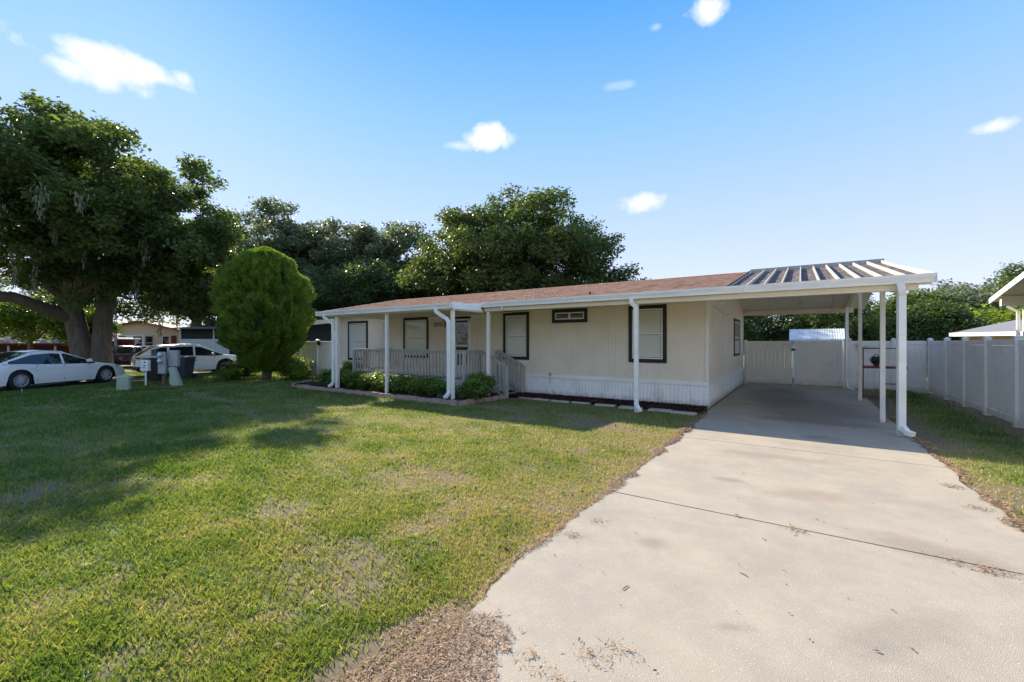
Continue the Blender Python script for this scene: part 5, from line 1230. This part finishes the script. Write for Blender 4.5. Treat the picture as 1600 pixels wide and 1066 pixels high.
mb = MB(); mb.box(-8, 8, -.34, -.3, .55, .68); mb.build('porch_rail', M['white'], rh, local=True)
bt = thing('boat_cover', (-47.5, 10.9, .0), 'pale boat hull with red stripe under the cream house gable', 'boat', rz=R(58))
mb = MB(); mb.hexa([(-1.6, 0, 1.3), (1.6, 0, 1.5), (1.4, 1.2, 1.5), (-1.4, 1.2, 1.3), (-2.0, -.2, 2.2), (1.8, -.2, 2.1), (1.8, 1.4, 2.1), (-2.0, 1.4, 2.2)]); mb.build('hull', M['white'], bt, local=True, bevel=.1)
mb = MB(); mb.hexa([(-1.0, -.16, 1.4), (1.7, -.16, 1.55), (1.7, -.1, 1.55), (-1.0, -.1, 1.4), (-.2, -.24, 2.0), (1.75, -.24, 1.95), (1.75, -.1, 1.95), (-.2, -.1, 2.0)]); mb.build('stripe', M['redmetal'], bt, local=True)
mb = MB(); mb.box(-1.2, 1.2, .3, .9, .4, 1.32); mb.tube([(-.8, 0, .3), (-.8, 1.2, .3)], .3, 12); mb.build('trailer', M['plasticblk'], bt, local=True)
for k, (px_, py_) in enumerate(((-43.6, 9.8), (-45.2, 10.8))):
    o = MB(); o.tube([(0, 0, 0), (0, 0, 9.0-k)], [.1, .07], 8); o = o.build('utility_pole', M['greybox']); o.location = (px_, py_, 0); tag(o, ['nearer grey utility pole right of the live oak trunk', 'farther thin utility pole beside the nearer one'][k], 'pole', 'poles right of the oak')

# ------------------------------------------------------------------ cars
def car(name, loc, rz, label, paint, L_, W_, H_, wb, wr, suv=False, cat='car', rims='rim'):
    c = thing(name, loc, label, cat, None, rz)
    hl, hw = L_/2, W_/2; xf, xr = wb/2+(.02 if suv else .05), -wb/2+(.02 if suv else .05)
    if suv:
        top = [(-hl, .80), (-hl+.06, 1.02), (-hl+.35, 1.08), (0, 1.04), (hl*.42, 1.03), (hl*.5, 1.04), (hl*.85, .95), (hl*.96, .82), (hl, .62)]
        roof = [(-hl+.08, 1.02), (-hl*.76, H_-.20), (-hl*.60, H_-.07), (-.35, H_), (.0, H_-.01), (hl*.12, H_-.06), (hl*.54, 1.05)]
        zb = .24
    else:
        top = [(-hl, .62), (-hl+.06, .86), (-hl+.3, .98), (-hl*.5, .95), (0, .90), (hl*.40, .88), (hl*.5, .88), (hl*.82, .76), (hl*.95, .64), (hl, .45)]
        roof = [(-hl*.78, .98), (-hl*.40, H_-.06), (-hl*.18, H_), (.1, H_-.03), (hl*.48, .89)]
        zb = .19
    N = 72; xs = np.linspace(-hl, hl, N)
    tz = np.interp(xs, [q[0] for q in top], [q[1] for q in top])
    aw = wr+.055
    def bot(x_):
        z_ = zb + (.08 if abs(x_) > hl-.15 else 0)
        for xw in (xf, xr):
            if abs(x_-xw) < aw: z_ = max(z_, wr+math.sqrt(aw*aw-(x_-xw)**2))
        return z_
    def hwid(x_): return hw*(1-.17*max(0, (abs(x_)-hl*.62)/(hl*.38))**2.2)
    K = 9; V = []; F_ = []
    for i, x_ in enumerate(xs):
        b_, t_ = bot(x_), tz[i]; w_ = hwid(x_)
        if b_ > t_-.06: b_ = t_-.06
        row = []
        for k in range(K):
            z_ = b_+(t_-b_)*k/(K-1)
            q = (z_-.52)/.45; y_ = w_*(1-.055*q*q-(.035 if .60 < z_ < .66 else 0)*.35)
            if k == K-1: y_ -= .035
            row.append((x_, y_, z_))
        for f_, dz in ((.82, .018), (.45, .035), (0, .042)): row.append((x_, w_*f_, t_+dz*(1 if abs(x_) < hl*.9 else .3)))
        V.append(row)
    KK = K+3; vs = []
    for row in V: vs += row
    for row in V: vs += [(q[0], -q[1], q[2]) for q in row]
    off = N*KK
    for i in range(N-1):
        for k in range(KK-1):
            a = i*KK+k; F_.append((a, a+KK, a+KK+1, a+1)); a += off; F_.append((a, a+1, a+KK+1, a+KK))
    for i, sgn in ((0, 1), (N-1, -1)):
        lp = [i*KK+k for k in range(KK)]+[off+i*KK+k for k in range(KK-2, -1, -1)]
        F_.append(tuple(lp))
    mb = MB(); mb.add(vs, F_); 
    body = mb.build('body', M[paint], c, local=True, smooth=True)
    # greenhouse
    rx_ = [q[0] for q in roof]; gxs = np.unique(np.concatenate([np.linspace(rx_[0], rx_[-1], 40), rx_]))
    xa0, xa1 = roof[1][0], roof[-2][0]          # roof span between rear and front glass
    def belt(x_): return float(np.interp(x_, [q[0] for q in top], [q[1] for q in top]))-.02
    rows = []
    for x_ in gxs:
        rz_ = float(np.interp(x_, rx_, [q[1] for q in roof])); bz = belt(x_); rz_ = max(rz_, bz+.012)
        f_ = (rz_-bz)/(H_-.95); w0 = hwid(x_)*.955; w1 = w0-(.20 if not suv else .15)*min(1, f_)
        rows.append([(x_, w0, bz), (x_, w0*.2+w1*.8, bz+(rz_-bz)*.80), (x_, w1-.01, bz+(rz_-bz)*.93), (x_, w1*.88, rz_), (x_, w1*.5, rz_+.02), (x_, 0, rz_+.028)])
    kk = 6; vs = [q for r_ in rows for q in r_]+[(q[0], -q[1], q[2]) for r_ in rows for q in r_]; off = len(rows)*kk
    pillars = [(-hl*.02)] if not suv else [-.05, -hl*.50]
    parts_ = {'roof_shell': [], 'windshield': [], 'rear_window': []}
    for i in range(len(rows)-1):
        xm = (gxs[i]+gxs[i+1])/2
        for k in range(kk-1):
            for o_ in (0, off):
                a = i*kk+k+o_; fc = (a, a+kk, a+kk+1, a+1) if o_ == 0 else (a, a+1, a+kk+1, a+kk)
                if k == 0:
                    onp = any(abs(xm-q) < .045 for q in pillars) or (rows[i][3][2]-rows[i][0][2] < .07)
                    if suv and xm < -hl+.55: onp = True
                    parts_.setdefault('roof_shell' if onp else 'side_window|%d|%d' % (o_, sum(xm > q for q in pillars)), []).append(fc)
                elif k >= 3 and xm > xa1: parts_['windshield'].append(fc)
                elif k >= 3 and xm < xa0: parts_['rear_window'].append(fc)
                else: parts_['roof_shell'].append(fc)
    for nm, fs in parts_.items():
        nm = nm.split('|')[0]
        mb = MB(); mb.add(vs, fs); me_ = mb.mesh(nm, M[paint] if nm == 'roof_shell' else M['carglass'])
        import bmesh
        bm = bmesh.new(); bm.from_mesh(me_); bmesh.ops.delete(bm, geom=[v for v in bm.verts if not v.link_faces], context='VERTS'); bm.to_mesh(me_); bm.free()
        me_.polygons.foreach_set('use_smooth', [True]*len(me_.polygons))
        o_ = bpy.data.objects.new(nm, me_); COL.objects.link(o_); o_.parent = c
    # undertray
    mb = MB(); mb.box(-hl+.2, hl-.2, -hw+.25, hw-.25, .2, .62); mb.box(xr+wr+.1, xf-wr-.1, -hw+.06, hw-.06, zb-.03, zb+.05); mb.build('underbody', M['plasticblk'], c, local=True)
    # wheel wells + wheels
    for xw in (xf, xr):
        for s_ in (1, -1):
            yw = s_*(hw-.11)
            mb = MB(); pr = [(.10, wr*.62), (.115, wr*.80), (.105, wr*.94), (.07, wr), (-.07, wr), (-.105, wr*.94), (-.115, wr*.62)]
            n_ = 28; vs2 = []; 
            for k in range(n_):
                a = 2*math.pi*k/n_
                for (py_, pr_) in pr: vs2.append((pr_*math.cos(a), s_*py_, wr+pr_*math.sin(a)))
            m_ = len(pr); fs2 = [(k*m_+j, k*m_+j+1, ((k+1) % n_)*m_+j+1, ((k+1) % n_)*m_+j) for k in range(n_) for j in range(m_-1)]
            mb.add([(v_[0]+xw, v_[1]+yw, v_[2]) for v_ in vs2], fs2); wh = mb.build('wheel', M['rubber'], c, local=True, smooth=True)
            mb = MB()
            rr = wr*.66
            for k in range(8):
                for dlt in (-.10, .10):
                    a = 2*math.pi*k/8+dlt; mb.bar((xw+.04*math.cos(a), yw+s_*.095, wr+.04*math.sin(a)), (xw+rr*math.cos(a+dlt*.9), yw+s_*.085, wr+rr*math.sin(a+dlt*.9)), .030, .02, (0, 1, 0))
            mb.tube([(xw, yw+s_*.07, wr), (xw, yw+s_*.105, wr)], .06, 12)
            ring = [(xw+rr*math.cos(2*math.pi*k/24), yw+s_*.088, wr+rr*math.sin(2*math.pi*k/24)) for k in range(25)]
            mb.tube(ring, .017, 6, cap=False); mb.build('rim', M[rims], wh, local=True)
            mb = MB(); mb.tube([(xw, yw-s_*.05, wr), (xw, yw+s_*.045, wr)], rr, 20); mb.build('brake_disc', M['plasticblk'], wh, local=True)
            mb = MB(); mb.tube([(xw, yw-s_*.16, wr), (xw, yw-s_*.08, wr)], aw-.01, 20); mb.build('wheel_well', M['plasticblk'], c, local=True)
    # lamps, mirrors, handles
    for s_ in (1, -1):
        zf = .70 if not suv else .86
        mb = MB(); mb.hexa([(hl*.80, s_*hw*.90, zf-.08), (hl*.96, s_*hw*.62, zf-.10), (hl*.975, s_*hw*.70, zf-.10), (hl*.82, s_*hw*.985, zf-.06), (hl*.78, s_*hw*.88, zf+.02), (hl*.95, s_*hw*.62, zf-.03), (hl*.965, s_*hw*.72, zf-.02), (hl*.80, s_*hw*.975, zf+.03)]); mb.build('headlight', M['lamp'], c, local=True)
        zt_ = .82 if not suv else .92
        mb = MB(); mb.box(-hl+.0, -hl+.35, s_*hw*.70, s_*hw*.93, zt_-.04, zt_+.05); mb.build('tail_light', M['taillamp'], c, local=True)
        mx_ = hl*.33; mz = .97 if not suv else 1.10
        mb = MB(); mb.hexa([(mx_-.08, s_*(hw-.02), mz-.05), (mx_+.08, s_*(hw-.02), mz-.05), (mx_+.06, s_*(hw+.16), mz-.04), (mx_-.08, s_*(hw+.16), mz-.05), (mx_-.08, s_*(hw-.02), mz+.06), (mx_+.04, s_*(hw-.02), mz+.06), (mx_+.02, s_*(hw+.16), mz+.08), (mx_-.08, s_*(hw+.16), mz+.09)]); mb.build('mirror', M[paint], c, local=True, bevel=.02)
        for hx_ in (hl*.02, -hl*.42):
            mb = MB(); mb.box(hx_-.11, hx_+.07, s_*(hw*.972), s_*(hw*.99+.012), (.78 if not suv else .88), (.805 if not suv else .905)); mb.build('door_handle', M[paint], c, local=True)
    for s_ in (1, -1):
        mb = MB()
        for sx_ in (hl*.36, -.05, xr+wr+.16):
            mb.bar((sx_, s_*hw*.990, zb+.08), (sx_, s_*hw*.972, .88 if not suv else 1.0), .008, .012, (0, 1, 0))
        mb.build('door_seam', M['plasticblk'], c, local=True)
    mb = MB(); mb.box(-hl*.99, -hl*.99+.02, -.26, .26, .62, .74); mb.build('number_plate', M['white'], c, local=True)
    mb = MB(); mb.box(hl-.06, hl+.005, -hw*.6, hw*.6, .30, .46); mb.build('grille', M['plasticblk'], c, local=True)
    if suv:
        mb = MB(); mb.box(-hl+.08, -hl*.62, -hw*.6, hw*.6, H_-.10, H_-.07); mb.build('spoiler', M[paint], c, local=True)
        mb = MB(); mb.box(-hl-.02, -hl+.12, -hw*.9, hw*.9, .30, .50); mb.build('rear_bumper', M['plasticblk'], c, local=True, bevel=.03)
        mb = MB()
        for xw in (xf, xr):
            for s_ in (1, -1):
                mb.tube([(xw+(aw+.015)*math.cos(a), s_*(hw-.02), wr+(aw+.015)*math.sin(a)) for a in np.linspace(-.15, math.pi+.15, 15)], .03, 5)
        mb.build('arch_cladding', M['plasticblk'], c, local=True)
    return c
d1 = math.atan2(2.84, -1.6)
car('sedan', (-24.75, 3.80, .03), d1, 'white four-door sedan parked at the left edge on the road', 'carwhite', 5.0, 1.85, 1.40, 3.0, .345)
car('suv', (-27.75, 9.75, .03), math.atan2(4.6, .55), 'white SUV parked beyond the bins, facing right', 'carwhite', 4.75, 1.88, 1.62, 2.75, .37, suv=True)
car('hatchback', (-39.5, 9.8, 0), math.atan2(-2.6, -2.2), 'dark maroon car parked right of the live oak trunk', 'cardark', 4.3, 1.8, 1.5, 2.6, .34, suv=True)
car('sedan', (-36.5, 2.4, 0), math.atan2(3.0, -1.2), 'black car half hidden behind the white sedan at the left edge', 'carblack', 4.7, 1.82, 1.5, 2.8, .34)

# ------------------------------------------------------------------ bins and utility boxes
def bin_(loc, rz, mat, label):
    t = thing('wheelie_bin', loc, label, 'bin', None, rz); mb = MB()
    mb.hexa([(-.24, -.27, .06), (.24, -.27, .06), (.24, .24, .02), (-.24, .24, .02), (-.31, -.36, 1.0), (.31, -.36, 1.0), (.31, .34, 1.0), (-.31, .34, 1.0)]); mb.build('body', M[mat], t, local=True, bevel=.02)
    mb = MB(); mb.box(-.335, .335, -.385, .365, .86, .905); mb.build('rim_band', M[mat], t, local=True)
    mb = MB(); mb.hexa([(-.33, -.39, 1.003), (.33, -.39, 1.003), (.33, .40, 1.003), (-.33, .40, 1.003), (-.30, -.36, 1.05), (.30, -.36, 1.05), (.30, .36, 1.07), (-.30, .36, 1.07)]); mb.build('lid', M[mat], t, local=True, bevel=.01)
    for s_ in (-1, 1):
        mb = MB(); mb.tube([(s_*.25, .30, .13), (s_*.30, .30, .13)], .13, 14); mb.build('wheel', M['rubber'], t, local=True)
    mb = MB(); mb.tube([(-.28, .42, .97), (.28, .42, .97)], .018, 6); mb.build('handle', M[mat], t, local=True)
bin_((-23.75, 7.0, 0), R(50), 'binblack', 'charcoal wheeled bin left of the meter boxes, behind the white box')
bin_((-24.3, 8.25, 0), R(35), 'binblue', 'blue-grey wheeled bin right of the meter boxes in front of the SUV')
# pale green pedestal box
t = thing('utility_box', (-20.5, 5.12, 0), 'small pale green utility box on the lawn before the sedan bonnet', 'utility box', None, R(58))
mb = MB(); mb.hexa([(-.18, -.11, 0), (.18, -.11, 0), (.18, .11, 0), (-.18, .11, 0), (-.18, -.11, .50), (.18, -.11, .50), (.17, .10, .56), (-.17, .10, .56)]); mb.build('cabinet', M['padgreen'], t, local=True, bevel=.02)
mb = MB(); mb.box(-.15, .15, -.12, -.112, .06, .46); mb.build('door', M['padgreen'], t, local=True)
mb = MB(); mb.box(-.04, .04, -.128, -.121, .22, .26); mb.build('latch', M['greybox'], t, local=True)
o = MB(); o.box(-.7, .7, -.08, .08, 0, .035); o = o.build('dark_strip', M['plasticblk']); o.location = (-19.8, 5.85, 0); o.rotation_euler = (0, 0, R(62)); tag(o, 'flat dark strip lying on the grass right of the small green box', 'board')  # plain flat dark strip laid on the grass beside the green box
# meter pedestal group
t = thing('meter_post', (-21.55, 6.65, 0), 'wooden post carrying two round electric meters and grey cabinets', 'meter post', None, R(35))
mb = MB(); mb.box(-.07, .07, -.05, .05, 0, 1.25); mb.build('post', M['postwood'], t, local=True)
mb = MB(); mb.box(-.14, .14, -.16, -.052, .48, .86); mb.build('lower_cabinet', M['greybox'], t, local=True, bevel=.01)
mb = MB(); mb.box(-.15, .13, -.16, -.052, .88, 1.36); mc = mb.build('meter_socket', M['greybox'], t, local=True, bevel=.01)
for z_ in (1.24, 1.0):
    mb = MB(); mb.tube([(-.02, -.165, z_), (-.02, -.26, z_), (-.02, -.28, z_)], [.085, .08, .05], 14); mb.build('meter', M['rim'], mc, local=True, smooth=True)
t = thing('panel_cabinet', (-21.4, 6.95, 0), 'tall grey breaker cabinet standing on white posts', 'cabinet', None, R(35))
mb = MB(); mb.box(-.20, .20, -.12, .04, .76, 1.42); mb.build('cabinet', M['greybox'], t, local=True, bevel=.012)
mb = MB(); mb.box(-.17, .17, -.128, -.121, .80, 1.38); mb.build('door', M['greybox'], t, local=True, bevel=.004)
mb = MB(); mb.box(-.17, -.05, -.05, .03, 0, .755); mb.build('leg', M['white'], t, local=True)
t = thing('cable_pedestal', (-20.85, 6.85, 0), 'leaning pale green cable pedestal in front of the grey cabinet', 'pedestal', None, R(35))
mb = MB(); mb.hexa([(-.16, -.11, 0), (.18, -.11, 0), (.18, .11, 0), (-.16, .11, 0), (-.30, -.07, .74), (-.06, -.07, .74), (-.06, .07, .74), (-.30, .07, .74)]); mb.build('cover', M['padgreen'], t, local=True, bevel=.015)
t = thing('meter_box', (-21.9, 6.15, 0), 'small white meter box with dark marks on a thin white pipe', 'meter box', None, R(35))
mb = MB(); mb.tube([(0, 0, 0), (0, 0, .62)], .03, 8); mb.build('pipe', M['white'], t, local=True)
mb = MB(); mb.box(-.15, .15, -.08, .06, .60, 1.04); bx = mb.build('box', M['white'], t, local=True, bevel=.01)
mb = MB(); mb.box(.0, .05, -.088, -.081, .92, .97); mb.box(-.02, .06, -.088, -.081, .80, .83); mb.box(-.09, .04, -.088, -.081, .72, .74); mb.build('markings', M['plasticblk'], bx, local=True)
# small blue marker flag by the road
t = thing('marker_flag', (-21.0, 4.0, 0), 'tiny pale blue marker flag in the verge before the sedan', 'flag', None, 0); t.location = (*gp(34, 617), 0)
mb = MB(); mb.tube([(0, 0, 0), (0, 0, .2)], .004, 5); mb.build('wire', M['greybox'], t, local=True)
mb = MB(); mb.box(0, .07, -.003, .003, .1, .2); mb.build('cloth', material('pale_blue_flag', (.5, .65, .8), .6, .05), t, local=True)
# garden hose splash / black downspout block by the corner post
o = MB(); o.hexa([(-.16, -.12, 0), (.16, -.12, 0), (.16, .12, 0), (-.16, .12, 0), (-.12, -.09, .16), (.12, -.09, .10), (.12, .09, .12), (-.12, .09, .2)]); o = o.build('rock', M['plasticblk'], bevel=.04); o.location = (-8.62, 9.2, .12); tag(o, 'dark rock beside the corner downspout in the mulch', 'rock')
